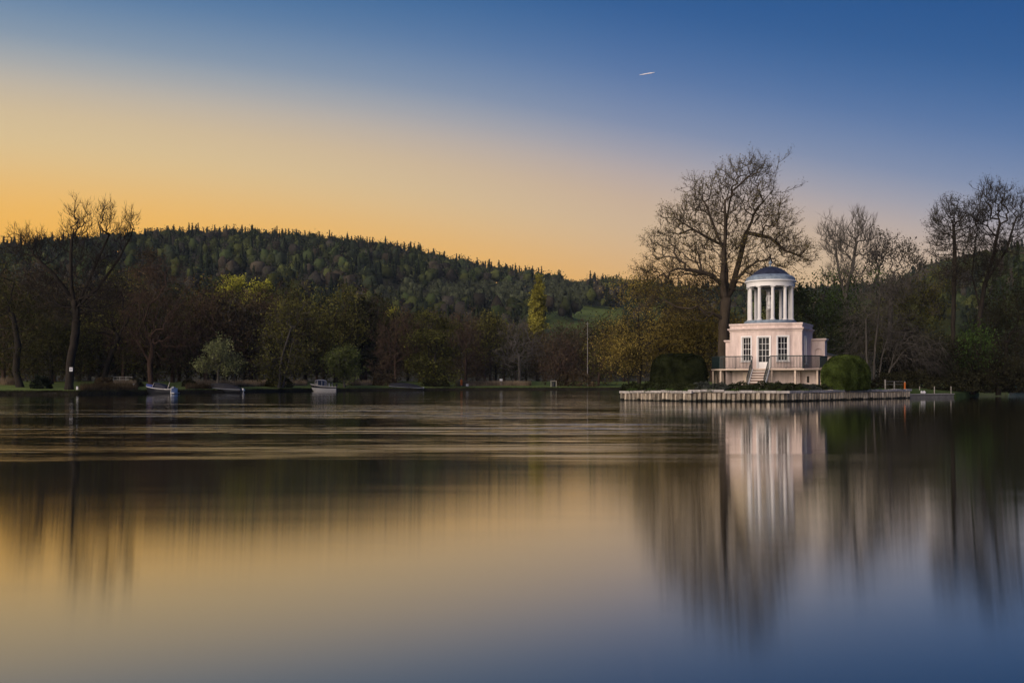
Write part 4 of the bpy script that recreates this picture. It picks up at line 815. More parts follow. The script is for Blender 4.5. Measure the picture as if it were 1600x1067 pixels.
# ------------------------------------------------------------------ wooded hill
M['hill_leaf'] = leaf('hill_leaf', (.05, .06, .02), attr='tint', var=.38, trans=.2)
def hill_trees():
    rng = np.random.default_rng(21)
    Vs, Cs, Bs, Cb = [], [], [], []
    bm = bmesh.new(); bmesh.ops.create_icosphere(bm, subdivisions=2, radius=1); bm.verts.ensure_lookup_table(); ico = np.array([v.co[:] for v in bm.verts]); icof = np.array([[v.index for v in f.verts] for f in bm.faces]); bm.free()
    def conifer(n, h, w):
        z = rng.uniform(0, 1, n) ** .8; a = rng.uniform(0, 6.28, n); tier = .72 + .28 * np.sin(z * 26); r = (1 - z) * w * rng.uniform(.35, 1, n) ** .5 * tier + .15
        return np.stack([np.cos(a) * r, np.sin(a) * r, h * (.12 + .88 * z)], 1)
    def round_(n, h, w):
        d = rng.normal(size=(n, 3)); d /= np.linalg.norm(d, axis=1)[:, None]; rad = rng.uniform(.3, 1, n) ** .4 * (1 + .25 * np.sin(d[:, 0] * 5 + rng.uniform(0, 6)) * np.cos(d[:, 2] * 4))
        return d * rad[:, None] * [w, w, h * .40] + [0, 0, h * .58]
    pal = np.array([(.020, .028, .016), (.026, .034, .017), (.055, .065, .022), (.06, .05, .035), (.045, .06, .022), (.075, .085, .025), (.05, .045, .036), (.035, .045, .024)])
    n, k = 0, 0
    az0, az1 = math.atan((-220 - 800) / F), math.atan((1760 - 800) / F)
    while n < 5600 and k < 30000:
        k += 1; az = rng.uniform(az0, az1); r = math.sqrt(rng.uniform(395 ** 2, 900 ** 2)); X, Y = math.sin(az) * r, math.cos(az) * r; px = 800 + F * math.tan(az)
        z = float(hgt(X, Y)); py = HY - (z - CH) / Y * F; ridge = 850 + 40 * math.sin(az * 5 + 1)
        if (bool(meadow(px, py)) or (846 < px < 972 and 486 < py < 572)) and not (px < 905 and 494 < py < 506): continue
        if r > ridge + 25: continue
        if r < ridge - 70 and rng.random() < .35: continue
        top = r > ridge - 90
        q = rng.random(); size = 1.75 * r / 850
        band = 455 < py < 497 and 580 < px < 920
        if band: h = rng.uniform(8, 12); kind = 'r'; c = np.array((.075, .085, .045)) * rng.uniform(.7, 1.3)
        elif (top and q < .45) or q < .3: h = rng.uniform(10, 20); kind = 'c'; c = pal[rng.integers(0, 2)] * rng.uniform(.7, 1.2)
        else:
            h = rng.uniform(8, 19); kind = 'r'; c = pal[rng.integers(2, 8)] * rng.uniform(.75, 1.45)
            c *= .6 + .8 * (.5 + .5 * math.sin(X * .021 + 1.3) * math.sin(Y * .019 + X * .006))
        w = h * (rng.uniform(.2, .28) if kind == 'c' else rng.uniform(.28, .42)); m = 60 if kind == 'c' else 95
        Q = conifer(m, h, w) if kind == 'c' else round_(m, h, w * 1.22)
        V, _ = quads_at(Q + [X, Y, z], size * .8, rng)
        ph = rng.uniform(0, 6.28, 4)                                         # a solid lumpy crown under the loose sprays
        if kind == 'c':
            zz = ico[:, 2] * .5 + .5; rr_ = (1 - zz ** 1.1) * .55 + .04; th = np.arctan2(ico[:, 1], ico[:, 0]); tier = .8 + .2 * np.sin(zz * 19 + ph[0])
            B_ = np.stack([np.cos(th) * rr_ * w * tier, np.sin(th) * rr_ * w * tier, h * (.1 + .88 * zz)], 1)
        else:
            lump = .82 + .22 * np.sin(ico[:, 0] * 4 + ph[0]) * np.sin(ico[:, 1] * 4 + ph[1]) + .12 * np.sin(ico[:, 2] * 7 + ph[2])
            B_ = ico * lump[:, None] * [w * .70, w * .70, h * .30] + [0, 0, h * .56]
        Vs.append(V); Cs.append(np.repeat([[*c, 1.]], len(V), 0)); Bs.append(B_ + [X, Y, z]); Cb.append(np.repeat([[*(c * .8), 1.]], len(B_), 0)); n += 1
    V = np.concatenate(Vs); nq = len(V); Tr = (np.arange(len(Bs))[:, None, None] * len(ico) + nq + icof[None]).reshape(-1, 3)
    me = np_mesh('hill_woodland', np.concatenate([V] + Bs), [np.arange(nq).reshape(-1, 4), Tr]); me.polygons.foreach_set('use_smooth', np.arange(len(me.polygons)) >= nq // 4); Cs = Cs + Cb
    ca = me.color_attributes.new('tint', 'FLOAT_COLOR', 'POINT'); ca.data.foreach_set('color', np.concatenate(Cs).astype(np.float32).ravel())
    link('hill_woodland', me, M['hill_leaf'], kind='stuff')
    # trees that stand out on the skyline
    protos = []
    rr = random.Random(4)
    def sky_tree(name, label, fn, c, group):
        t = thing(name, label, 'tree', (0, 0, 0), 0, group); tk = MB().bar((0, 0, -1), (0, 0, 8), .3, 5, .12); tk.build('trunk', B, t)
        V, q = quads_at(fn, 1.5, rng); link('foliage', np_mesh('foliage', V, [q]), c, t, kind='stuff'); return t
    con = [sky_tree('skyline_conifer', 'dark pointed conifer breaking the skyline of the wooded hill', conifer(200, 13 + k, 4.2 + .7 * k), LF['evergreen'], 'conifers along the hill skyline') for k in range(3)]
    rou = [sky_tree('skyline_broadleaf', 'round headed dark tree breaking the skyline of the wooded hill', np.concatenate([round_(150, 13.5, 4.6), round_(70, 10, 6)]), LF['dark_bud'], 'round headed trees along the hill skyline') for k in range(3)]
    i = 0
    for px in np.arange(205, 985, 6.5):
        px = px + rr.uniform(-3, 3); az = math.atan((px - 800) / F); r = 850 + 40 * math.sin(az * 5 + 1) + rr.uniform(-14, 14); X, Y = math.sin(az) * r, math.cos(az) * r
        grp = con if rr.random() < (.36 if px < 640 else .2) else rou
        used = [p for p in grp if p.location.length < 1]; o = used[0] if used else copy_tree(rr.choice(grp))
        s = rr.uniform(.4, .85) if rr.random() < .72 else rr.uniform(.85, 1.2); o.location = (X, Y, float(hgt(X, Y)) - 2.5); o.rotation_euler = (0, 0, rr.uniform(0, 6)); o.scale = (s, s, s)
    # dark conifers on the right hand slope, seen past the tall trees
    for px, Y, h, lab in ((1572, 300, 34, 'blunt dark conifer on the slope behind the open bare tree'), (1590, 290, 37, 'tallest dark conifer on the slope at the right edge'), (1556, 320, 30, 'lower dark conifer left of the two taller ones on the slope')):
        X = at(px, Y); z = float(hgt(X, Y)); top = CH + (HY - {1572: 392, 1590: 378, 1556: 398}[px]) / F * Y; h = top - z
        t = thing('slope_conifer', lab, 'tree', (X, Y, z)); MB().bar((0, 0, -.5), (0, 0, h * .6), .4, 6, .15).build('trunk', B, t)
        V, q = quads_at(conifer(900, h, h * .13), .9, rng); link('foliage', np_mesh('foliage', V, [q]), LF['evergreen'], t, kind='stuff')
hill_trees()
# ------------------------------------------------------------------ clipped hedges and low planting of the island
def topiary(name, label, X, Y, a, b, h, rot, m, seed, flat=.0, taper=.0, n=8000, base=G, size=.2):
    rng = np.random.default_rng(seed); t = thing(name, label, 'hedge', (X, Y, base), rot)
    d = rng.normal(size=(n, 3)); d[:, 2] = np.abs(d[:, 2]); e = 2.0 / (3.2 + flat)                 # squarish dome
    d = np.sign(d) * np.abs(d / np.abs(d).max(1)[:, None]); nrm = (np.abs(d) ** (1 / e * 2) if False else np.abs(d) ** (3.0 + flat)).sum(1) ** (1 / (3.0 + flat)); d /= nrm[:, None]
    wob = 1 + .02 * np.sin(d[:, 0] * 9 + seed) * np.cos(d[:, 1] * 8) + rng.normal(size=n) * .007
    f = 1 - taper * np.clip(1 - d[:, 2] * 2.2, 0, 1)
    P = d * wob[:, None] * [a, b, h]; P[:, 0] *= f; P[:, 1] *= f
    V, q = quads_at(P, size, rng); link('foliage', np_mesh('foliage', V, [q]), m, t, kind='stuff')
    core = MB(); k = 20; rows = 8; vs, fs = [], []
    for j in range(rows + 1):
        ph = (math.pi / 2) * j / rows
        for i in range(k):
            th = 2 * math.pi * i / k; q_ = np.array([math.cos(th) * math.cos(ph), math.sin(th) * math.cos(ph), math.sin(ph)]); q_ /= (np.abs(q_) ** (3 + flat)).sum() ** (1 / (3 + flat))
            ff = 1 - taper * np.clip(1 - q_[2] * 2.2, 0, 1); vs.append((q_[0] * a * .97 * ff, q_[1] * b * .97 * ff, q_[2] * h * .985 - .06))
    fs = [(j * k + i, j * k + (i + 1) % k, (j + 1) * k + (i + 1) % k, (j + 1) * k + i) for j in range(rows) for i in range(k)]
    core.add(vs, fs); core.build('inner_boughs', m, t, smooth=60)
topiary('clipped_hedge', 'dark flat topped clipped yew block left of the temple balcony', at(1061, 99), 99, 2.75, 2.2, 3.45, R(-12), LF['hedge_block'], 1, 1.2, .0, 22000, G, .11)
topiary('clipped_dome_hedge', 'green clipped dome of yew at the water right of the temple', 31.55, 94.0, 3.3, 1.65, 3.2, R(45), LF['hedge_green'], 2, -.2, .10, 22000, G, .11)
def low_plants():
    rng = random.Random(12); k = 0
    def on(a, b, f, inn):
        dx, dy = b[0] - a[0], b[1] - a[1]; L = math.hypot(dx, dy); return a[0] + dx * f - dy / L * inn, a[1] + dy * f + dx / L * inn, math.atan2(dy, dx)
    spec = [(P0, P1, .12, 'low dark mound of planting at the left tip of the river wall', 1.3, .95), (P0, P1, .38, 'broad dark mound of planting second from the left wall tip', 1.5, .95), (P0, P1, .66, 'dark mound of planting before the clipped yew block', 1.4, .8),
            (P0, P1, .93, 'dark planting right at the corner of the river wall', 1.0, .75), (P1, P2, .16, 'pale grey green tuft above the wall corner', .8, 1.0), (P1, P2, .34, 'grey green low mound in front of the balcony posts', 1.1, .85), (P1, P2, .58, 'dark low mound before the left side of the steps', 1.4, .95),
            (P1, P2, .84, 'dark low mound before the foot of the steps', 1.5, 1.0), (P2, P3, .06, 'dark low mound just right of the steps', 1.4, .95), (P2, P3, .16, 'olive mound below the right part of the balcony', 1.4, .85), (P2, P3, .26, 'grey mound of planting beside the balcony corner post', 1.3, .75), (P2, P3, .35, 'low dark mound touching the clipped dome of yew', 1.3, .7)]
    for i, (a, b, f, lab, rx, rz) in enumerate(spec):
        x, y, an = on(a, b, f, 1.0)
        bush('low_shrub', lab, 0, y, rx * 1.15, .8, rz * .8, LF['lavender'] if i in (4, 5, 10) else LF['hedge_dark'], B, 3800, 80 + i, base=G - .1, size=.13, X=x, rzot=an, group='mounds of planting along the river wall', lump=.25)
low_plants()
def verge():
    """rough grass on the island rim and reeds and tussocks on the far bank"""
    rng = np.random.default_rng(33)
    def blades(name, pts, h, w, m, lean=.3):
        n = len(pts); D = np.stack([rng.normal(size=n) * lean, rng.normal(size=n) * lean, np.ones(n)], 1); V, f = spikes(pts, D, h * rng.uniform(.5, 1.2, n), np.full(n, w)); link(name, np_mesh(name, V, [f]), m, kind='stuff')
    # dead reeds behind the lawn
    def strip(px0, px1, d0, d1, n, edge=0):
        px = rng.uniform(px0, px1, n); Yb = np.array([bank_at(p) for p in px]); Y = Yb + rng.uniform(d0, d1, n); X = (px - 800) / F * Y; return np.stack([X, Y, hgt(X, Y)], 1)
    blades('dead_reeds', np.concatenate([strip(168, 212, 9, 12, 1500), strip(290, 440, 10, 13, 4200), strip(440, 480, 10, 13, 900), strip(712, 830, 8, 11, 3200), strip(540, 600, 10, 12, 1200), strip(0, 30, 14, 18, 500)]), 1.0, .05, LF['reed'], .15)
    blades('bank_grass', np.concatenate([strip(-30, 980, .25, .9, 9000)]), .26, .05, LF['scrub'], .5)
    blades('bank_tussocks', np.concatenate([strip(125, 215, 1, 5, 1800), strip(290, 330, 2, 5, 500)]), .9, .05, LF['brown_bud'], .3)
    # weeds and creeping stems hanging over the coping of the river wall
    pts = []
    for a, b, lo, hi in ((P0, P1, .05, 1.), (P1, P2, 0, 1), (P2, P3, 0, .95)):
        n = 420; f = rng.uniform(lo, hi, n); f = f[np.sin(f * 23 + a[0]) + rng.normal(size=n) * .4 > .45]; dx, dy = b[0] - a[0], b[1] - a[1]; L = math.hypot(dx, dy); off = rng.uniform(-.30, .25, len(f))
        pts.append(np.stack([a[0] + dx * f + dy / L * off, a[1] + dy * f - dx / L * off, np.full(len(f), G - .02)], 1))
    pts = np.concatenate(pts); V, q = quads_at(np.repeat(pts, 5, 0) + rng.normal(size=(len(pts) * 5, 3)) * [.10, .10, .07], .14, rng); link('wall_weeds', np_mesh('wall_weeds', V, [q]), LF['ivy'], kind='stuff')
verge()

# ------------------------------------------------------------------ boats
M['hull_white'] = surf('hull_white', (.8, .79, .76), .35, .08, 2., spec=.5); M['hull_dark'] = surf('hull_dark', (.02, .022, .028), .3, .3, 2., spec=.5); M['band'] = surf('band', (.012, .012, .016), .5, .3, 2.)
M['canvas_blue'] = surf('canvas_blue', (.055, .075, .22), .8, .25, 3., .3, 8.); M['tarp'] = surf('tarp', (.022, .022, .026), .7, .35, 2., .4, 6.); M['canvas_dark'] = surf('canvas_dark', (.025, .027, .04), .85, .3, 3., .3, 8.)
M['trim'] = surf('trim', (.55, .50, .44), .5, .15, 3.); M['grey'] = surf('boat_grey', (.30, .33, .36), .5, .2, 2.); M['teal'] = surf('teal', (.03, .16, .16), .5, .2, 2.); M['orange'] = surf('orange', (.62, .16, .03), .6, .2, 4.)
M['pale'] = surf('pale_wood', (.34, .31, .27), .8, .2, 5.); M['rail_grey'] = surf('rail_grey', (.30, .28, .25), .8, .25, 4.); M['mast'] = surf('mast_paint', (.24, .22, .21), .5, .5, 1.2); M['concrete'] = surf('concrete', (.20, .19, .17), .9, .3, 2., .5, 6.)
M['boat_glass'] = surf('boat_glass', (.03, .04, .06), .08, .2, 1., spec=.8); M['bin_dark'] = surf('bin_dark', (.03, .03, .032), .6, .3, 3.); M['sign_white'] = surf('sign_white', (.6, .6, .62), .5, .05, 4.); M['cushion'] = surf('cushion', (.62, .62, .66), .8, .1, 4.)
def hull(L, Bm, H, sheer=.35, rake=.5, z0=-.18, n=14):
    """lofted hull, bow at -x; returns rows of stations (each: keel, chine, sheer half sections)"""
    rows = []
    for i in range(n + 1):
        f = i / n; x = -L / 2 + L * f; b = Bm / 2 * min(1, (f * 2.0) ** .55) * (1 - .12 * max(0, f - .6)); b = max(b, .03); top = H + sheer * (1 - f) ** 2 - .04 * f
        kx = x + rake * max(0, 1 - f * 3.2) * .9
        rows.append([(kx, 0, z0), (kx + .0, b * .62, z0 + .12), (x + (kx - x) * .5, b * .9, H * .4), (x, b, top)])
    return rows
def hull_mesh(rows, lo=0, hi=3, off=0.):
    mb = MB(); sec = []
    for r in rows:
        pr = r[lo:hi + 1]; sec.append([(x, -(y + off), z) for x, y, z in reversed(pr)] + [(x, y + off, z) for x, y, z in pr])
    k = len(sec[0]); mb.add([p for s in sec for p in s], [(i * k + j, i * k + j + 1, (i + 1) * k + j + 1, (i + 1) * k + j) for i in range(len(sec) - 1) for j in range(k - 1)])
    o = (len(sec) - 1) * k; mb.add(sec[-1], [tuple(range(k))]); return mb
def sheer_tube(rows, r, dz=0.):
    mb = MB()
    for s in (-1, 1):
        for a, b in zip(rows[:-1], rows[1:]): mb.bar((a[3][0], s * a[3][1], a[3][2] + dz), (b[3][0], s * b[3][1], b[3][2] + dz), r, 6)
    a = rows[-1]; mb.bar((a[3][0], -a[3][1], a[3][2] + dz), (a[3][0], a[3][1], a[3][2] + dz), r, 6); return mb
def deck_mesh(rows, i0, i1, rise=0., mbz=-.03):
    mb = MB(); v = []
    for r in rows[i0:i1 + 1]: x, y, z = r[3]; v += [(x, -y, z + mbz), (x, 0, z + mbz + rise), (x, y, z + mbz)]
    m = i1 - i0; mb.add(v, [(3 * i + j, 3 * i + j + 1, 3 * i + 3 + j + 1, 3 * i + 3 + j) for i in range(m) for j in range(2)]); return mb
def band_strip(rows, za, zb, off=.012):
    """painted strake standing slightly proud of the topside"""
    mb = MB()
    for s in (-1, 1):
        v = []
        for r in rows:
            (x0, y0, z0), (x1, y1, z1) = r[2], r[3]
            for f in (za, zb): v.append((x0 + (x1 - x0) * f, s * (y0 + (y1 - y0) * f + off), z0 + (z1 - z0) * f))
        mb.add(v, [(2 * i, 2 * i + 1, 2 * i + 3, 2 * i + 2) for i in range(len(rows) - 1)])
    return mb
def boats():
    # white cabin boat
    Y = 169.5; t = thing('cabin_boat', 'small white cabin boat with dark band and glazed canopy moored at the bank', 'boat', (at(505, Y), Y, 0), R(8))
    rw = hull(4.3, 1.9, .72, .42, .75); hull_mesh(rw).build('hull', M['hull_white'], t, smooth=40); band_strip(rw, .38, .82).build('dark_band', M['band'], t); sheer_tube(rw, .055).build('rub_rail', M['trim'], t); deck_mesh(rw, 0, 4, .08).build('foredeck', M['hull_white'], t)
    deck_mesh(rw, 4, 14, 0, -.45).build('cockpit_floor', M['grey'], t)
    st = [(-1.35, .62, .95, 1.62), (-.9, .72, .92, 1.72), (-.2, .78, .88, 1.74), (.35, .78, .84, 1.66), (.62, .76, .82, 1.45)]
    rf = MB(); v = [p for x, w, a, z in st for p in ((x, -w * .8, z - .05), (x, 0, z + .04), (x, w * .8, z - .05), (x, w * .8, z - .10), (x, -w * .8, z - .10))]
    rf.add(v, [(i * 5 + j, i * 5 + (j + 1) % 5, (i + 1) * 5 + (j + 1) % 5, (i + 1) * 5 + j) for i in range(4) for j in range(5)] + [(0, 1, 2, 3, 4), (24, 23, 22, 21, 20)]); rf.build('canopy_roof', M['trim'], t)
    for s in (-1, 1):
        for (x0, w0, a0, z0), (x1, w1, a1, z1) in zip(st[:-1], st[1:]):
            MB().add([(x0 + .04, s * w0, a0), (x1 - .04, s * w1, a1), (x1 - .04, s * w1 * .8, z1 - .1), (x0 + .04, s * w0 * .8, z0 - .1)], [(0, 1, 2, 3)]).build('window', M['boat_glass'], t)
        for x, w, a, z in st: MB().bar((x, s * (w + .005), a - .2), (x, s * w * .81, z - .08), .035, 5).build('canopy_frame', M['trim'], t)
    MB().add([(-1.42, -.6, .92), (-1.42, .6, .92), (-1.33, .5, 1.55), (-1.33, -.5, 1.55)], [(0, 1, 2, 3)]).build('windscreen', M['boat_glass'], t)
    MB().box((-.35, -.3, 1.0), (.12, .4, .5)).build('seat', M['cushion'], t); MB().box((1.0, -.3, .98), (.14, .4, .5)).build('seat', M['cushion'], t); MB().box((1.5, .25, .98), (.14, .45, .5)).build('seat', M['cushion'], t)
    aft = MB(); v = [p for x, z in ((.75, 1.2), (1.1, 1.28), (1.5, 1.24), (1.8, .85)) for p in ((x, -.62, z - .1), (x, 0, z), (x, .62, z - .1))]
    aft.add(v, [(i * 3 + j, i * 3 + j + 1, i * 3 + 4 + j, i * 3 + 3 + j) for i in range(3) for j in range(2)]); aft.build('folded_canopy', M['canvas_dark'], t)
    MB().bar((2.2, 0, .85), (2.35, 0, .0), .1).box((2.25, 0, .95), (.34, .3, .34)).build('outboard', M['band'], t)
    t.scale = (1, 1, 1.15)
    # blue covered motor boat
    Y = 136.5; t = thing('motor_boat', 'dark hulled motor boat with blue bow cover and white stern at the left bank', 'boat', (at(250, Y), Y, 0), R(-14))
    rw = hull(4.3, 1.8, .68, .36, .5); hull_mesh(rw).build('hull', M['hull_dark'], t, smooth=40); sheer_tube(rw, .04).build('rub_rail', M['hull_white'], t); deck_mesh(rw, 0, 6, .34, .03).build('bow_cover', M['canvas_blue'], t)
    q = rw[-1]; MB().box((q[3][0] + .03, 0, .42), (.1, 1.55, .78)).build('transom', M['hull_white'], t); MB().box((q[3][0] + .28, -.1, .16), (.5, 1.3, .07)).build('bathing_platform', M['hull_white'], t)
    cv = MB(); st = [(-.45, .78, .62, 1.42), (.1, .82, .62, 1.46), (.7, .82, .62, 1.28), (1.25, .8, .62, .98)]
    v = [p for x, w, a, z in st for p in ((x, -w, a), (x, -w * .75, z - .08), (x, 0, z), (x, w * .75, z - .08), (x, w, a))]
    cv.add(v, [(i * 5 + j, i * 5 + j + 1, i * 5 + 6 + j, i * 5 + 5 + j) for i in range(3) for j in range(4)] + [(0, 1, 2, 3, 4), (19, 18, 17, 16, 15)]); cv.build('dark_canopy', M['canvas_dark'], t)
    MB().bar((-.75, -.72, .85), (-.52, -.6, 1.5), .03).bar((-.75, .72, .85), (-.52, .6, 1.5), .03).bar((-.52, -.6, 1.5), (-.52, .6, 1.5), .03).build('windscreen_frame', M['trim'], t)
    MB().add([(-.74, -.7, .87), (-.74, .7, .87), (-.53, .58, 1.47), (-.53, -.58, 1.47)], [(0, 1, 2, 3)]).build('windscreen', M['boat_glass'], t)
    MB().bar((1.45, -.4, .75), (1.75, -.4, 1.6), .045, 5).build('ski_pole', M['trim'], t); MB().box((1.95, .2, .85), (.35, .4, .3)).build('engine_cover', M['grey'], t)
    # covered boats
    def covered(name, lab, px, Y, L, rz, tail):
        t = thing(name, lab, 'boat', (at(px, Y), Y, 0), rz); rw = hull(L, 1.9, .55, .3, .45); hull_mesh(rw).build('hull', M['hull_dark'], t, smooth=40); sheer_tube(rw, .035).build('rub_rail', M['grey'], t)
        c = MB(); v = []
        for i, r in enumerate(rw):
            x, y, z = r[3]; rdg = z + .12 + .72 * math.sin(math.pi * min(1, .1 + .9 * i / 14)) ** .8; v += [(x, -y * 1.03, z - .12), (x, -y * 1.0, z + .05), (x, -y * .5, (z + rdg) / 2 + .08), (x, 0, rdg), (x, y * .5, (z + rdg) / 2 + .08), (x, y, z + .05), (x, y * 1.03, z - .12)]
        c.add(v, [(i * 7 + j, i * 7 + j + 1, i * 7 + 8 + j, i * 7 + 7 + j) for i in range(14) for j in range(6)]); c.build('tarpaulin', M['tarp'], t, smooth=50)
        MB().box((L / 2 + .15, -.05, .52), (.26, .26, .34)).bar((L / 2 + .15, -.05, .4), (L / 2 + .22, -.05, -.1), .07).build('outboard', M[tail], t)
        if tail == 'hull_white': MB().box((L / 2 + .1, .45, .42), (.2, .3, .3)).build('fender', M['hull_white'], t)
    covered('covered_boat', 'boat under a black tarpaulin with white outboard below the small willow', 352, 148, 5.2, R(-6), 'hull_white')
    covered('covered_boat', 'dark tarpaulin covered boat between the purple brown tree and olive cedar', 634, 184.5, 6.2, R(10), 'grey')
    Y = 170; t = thing('teal_boat', 'low teal edged boat lying under trees at the far right', 'boat', (at(1600, Y), Y, 0), R(4)); rw = hull(5.5, 1.9, .6, .3, .5); hull_mesh(rw).build('hull', M['hull_dark'], t, smooth=40); sheer_tube(rw, .07).build('rub_rail', M['teal'], t)
    deck_mesh(rw, 0, 14, .5, .05).build('cover', M['tarp'], t)
boats()

# ------------------------------------------------------------------ small things on the banks
def posts():
    def z_(px, Y): return float(hgt(at(px, Y), Y))
    Y = 127.7; X = at(111, Y); t = thing('tree_sign', 'small white notice plate fixed to the big bare trunk', 'sign', (X, Y, CH + (HY - 577) / F * Y)); MB().box((0, 0, 0), (.42, .03, .52)).build('plate', M['sign_white'], t); MB().box((0, -.018, .02), (.26, .006, .2)).build('dark_print', M['grey'], t)
    Y = 129; t = thing('white_marker_post', 'stubby white marker post right of the big bare trunk', 'post', (at(121, Y), Y, z_(121, Y))); MB().box((0, 0, .18), (.24, .24, .42)).build('post', M['sign_white'], t); MB().add([(-.14, -.14, .39), (.14, -.14, .39), (.14, .14, .39), (-.14, .14, .39), (0, 0, .47)], [(0, 1, 4), (1, 2, 4), (2, 3, 4), (3, 0, 4)]).build('cap', M['sign_white'], t)
    Y = 141; t = thing('white_marker_post', 'short white post just left of the blue covered boat', 'post', (at(209, Y), Y, z_(209, Y))); MB().box((0, 0, .3), (.22, .22, .62)).build('post', M['sign_white'], t); MB().box((0, 0, .63), (.26, .26, .05)).build('cap', M['sign_white'], t)
    Y = 151; X0, X1 = at(178, Y), at(206, Y); t = thing('rail_fence', 'pale weathered rail fence behind the dry brown bush', 'fence', ((X0 + X1) / 2, Y, z_(192, Y)))
    for i in range(4): MB().box((-1.4 + i * .93, 0, .55), (.1, .1, 1.2)).build('fence_post', M['rail_grey'], t)
    for z in (.35, .7, 1.05): MB().box((0, -.07, z), (3.0, .035, .11)).build('rail', M['rail_grey'], t)
    Y = 196; t = thing('lifebuoy_post', 'orange lifebuoy housing on a tall thin post on the lawn', 'post', (at(721, Y), Y, z_(721, Y))); MB().bar((0, 0, -.1), (0, 0, 2.6), .05).build('pole', M['pale'], t); MB().box((0, -.12, .75), (.42, .2, .95)).lathe([(.21, 1.22), (.2, 1.3), (.12, 1.38)], 12, (0, -.12)).build('housing', M['orange'], t)
    Y = 197; t = thing('white_marker_post', 'tiny white block on the lawn right of the orange housing', 'post', (at(730, Y), Y, z_(730, Y))); MB().box((0, 0, .22), (.5, .35, .5)).build('post', M['sign_white'], t); MB().box((0, 0, .48), (.54, .39, .05)).build('cap', M['sign_white'], t)
    Y = 200; t = thing('notice_board', 'small pale notice board at the reeds left of the litter bin', 'sign', (at(783, Y), Y, z_(783, Y))); MB().bar((0, 0, -.1), (0, 0, 1.2), .05).build('post', M['rail_grey'], t); MB().box((0, -.06, 1.2), (.6, .04, .42)).build('board', M['sign_white'], t)
    Y = 199; t = thing('litter_bin', 'dark litter bin between two pale posts on the lawn', 'bin', (at(865, Y), Y, z_(865, Y))); MB().lathe([(.3, 0), (.36, .9), (.38, .92), (.38, .98)], 16).build('bin', M['bin_dark'], t)
    for s in (-1, 1): MB().box((s * .52, 0, .55), (.13, .13, 1.25)).build('bin_post', M['pale'], t)
    MB().box((0, 0, 1.18), (1.17, .2, .08)).build('hood', M['pale'], t)
    Y = 204; X = at(918, Y); zb = z_(918, Y); H = CH + (HY - 503) / F * Y - zb; t = thing('thin_mast', 'tall thin pale mast standing among brown trees', 'mast', (X, Y, zb)); MB().bar((0, 0, -.2), (0, 0, H), .085, 8, .045).build('pole', M['mast'], t); MB().bar((-.4, 0, H * .97), (.4, 0, H * .97), .04, 5).build('crosstree', M['mast'], t)
    # island fence beside the river wall
    Pf = [(1383, 101.5), (1411, 103.5)]
    (xa, ya), (xb, yb) = [(at(p, y), y) for p, y in Pf]; t = thing('wire_fence', 'low fence of white posts and thin rails at the right end of the river wall', 'fence', (xa, ya, G)); MB().box((0, 0, .45), (.11, .11, 1.0)).build('fence_post', M['pale'], t)
    dx, dy = xb - xa, yb - ya; MB().box((dx * .5, dy * .5, .35), (.09, .09, .8)).build('fence_post', M['rail_grey'], t)
    for z in (.45, .75): MB().bar((0, 0, z), (dx, dy, z), .02, 5).build('rail', M['rail_grey'], t)
    t = thing('orange_post', 'orange topped post standing at the right end of the river wall', 'post', (xb + .1, yb - .2, G)); MB().box((0, 0, .3), (.12, .12, .75)).build('post', M['orange'], t); MB().lathe([(.08, .675), (.08, .72), (.02, .77)], 8).build('cap', M['pale'], t)
    # low quay
    a, b = P3, (at(1489, 106), 106); L = math.hypot(b[0] - a[0], b[1] - a[1]); an = math.atan2(b[1] - a[1], b[0] - a[0]); c = ((a[0] + b[0]) / 2, (a[1] + b[1]) / 2)
    t = thing('low_quay', 'low grey concrete quay running right from the river wall', 'quay', (c[0], c[1], 0), an); MB().box((0, .6, -.15), (L, 1.4, 1.0)).build('body', M['concrete'], t); MB().box((0, .55, .39), (L + .1, 1.5, .07)).build('kerb', M['stone'], t)
    for px, Y, lab in ((1437, 104.2, 'thin pale post on the quay nearest the river wall'), (1460, 105.2, 'thin pale post in the middle of the quay'), (1486, 106.4, 'thin grey post at the far tip of the quay')):
        t = thing('quay_post', lab, 'post', (at(px, Y), Y, .41)); MB().bar((0, 0, -.05), (0, 0, .72), .045, 7).build('post', M['pale'], t); MB().lathe([(.05, .7), (.06, .73), (.03, .77)], 7).build('cap', M['pale'], t)
    for px, lab in ((1440, 'white round float on the quay beside the pale post'), (1444, 'white round float to the right of its twin on the quay')):
        Y = 104.; t = thing('mooring_float', lab, 'float', (at(px, Y), Y, .42)); MB().lathe([(.03, 0), (.12, .03), (.17, .12), (.15, .22), (.06, .29), (.02, .3)], 14).build('float', M['sign_white'], t, smooth=60); MB().lathe([(.04, .29), (.05, .33), (.02, .36)], 8).build('eye', M['rail_grey'], t)
    # dry stem at the near bank
    t = thing('dry_stem', 'thin dry reed stem rising from the water in the near corner', 'plant', (at(1597, 5.2), 5.2, -.3)); MB().bar((0, 0, 0), (.03, 0, .55), .006, 5, .003).build('stem', M['bark'], t); MB().bar((.015, 0, .28), (-.03, .02, .42), .004, 4, .002).build('side_stem', M['bark'], t)
    # a solid white streak built in place of a trail of light
    Y = 2600.; a, b = W_(999, 117.5, Y), W_(1023, 113.5, Y); t = thing('light_trail', 'short white vapour trail built solid, high in the blue evening sky', 'vapour trail', a); d = Vector(b) - Vector(a)
    MB().bar((0, 0, 0), tuple(d * .3), .3, 8, 1.).bar(tuple(d * .3), tuple(d * .75), 1., 8, 1.2).bar(tuple(d * .75), tuple(d), 1.2, 8, .3).build('trail', surf('light', (.85, .86, .9), .9, .05, .1), t)
def W_(px, py, Y): return ((px - 800) / F * Y, Y, CH + (HY - py) / F * Y)
posts()

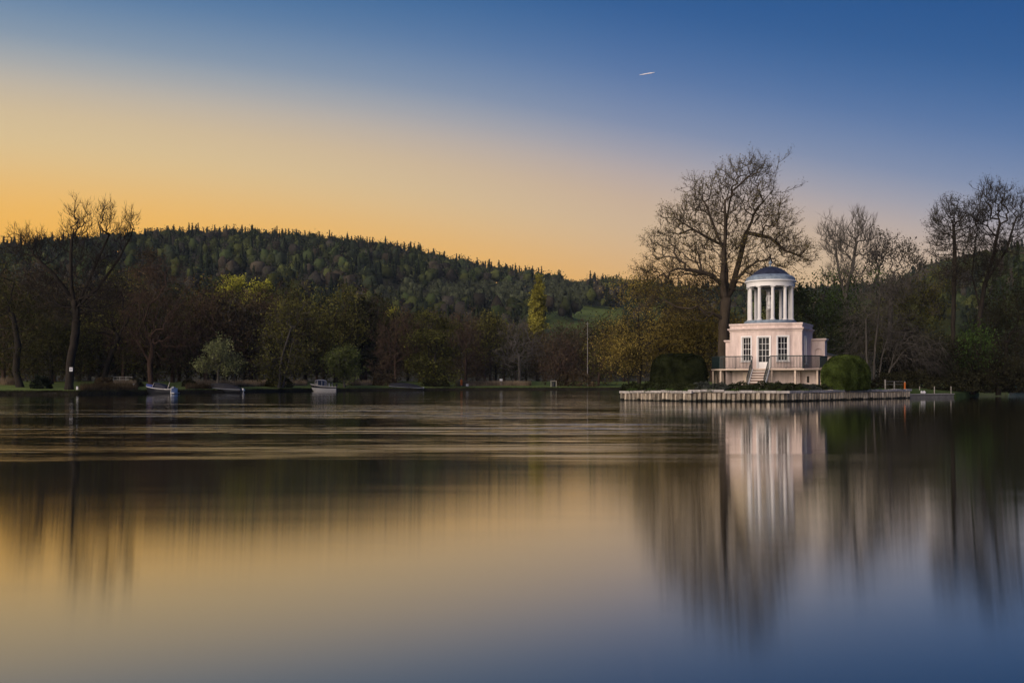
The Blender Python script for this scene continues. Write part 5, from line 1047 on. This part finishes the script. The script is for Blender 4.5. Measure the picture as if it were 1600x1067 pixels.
# ------------------------------------------------------------------ evening haze in the valley
def haze():
    m, N, L, out = nodes('haze'); v = N.new('ShaderNodeVolumePrincipled'); v.inputs['Color'].default_value = (.72, .86, 1, 1); v.inputs['Density'].default_value = .000065; v.inputs['Anisotropy'].default_value = 0
    L.new(v.outputs[0], out.inputs['Volume'])
    MB().box((0, 700, 96), (5800, 5200, 200)).build('haze', m, kind='stuff')
haze()
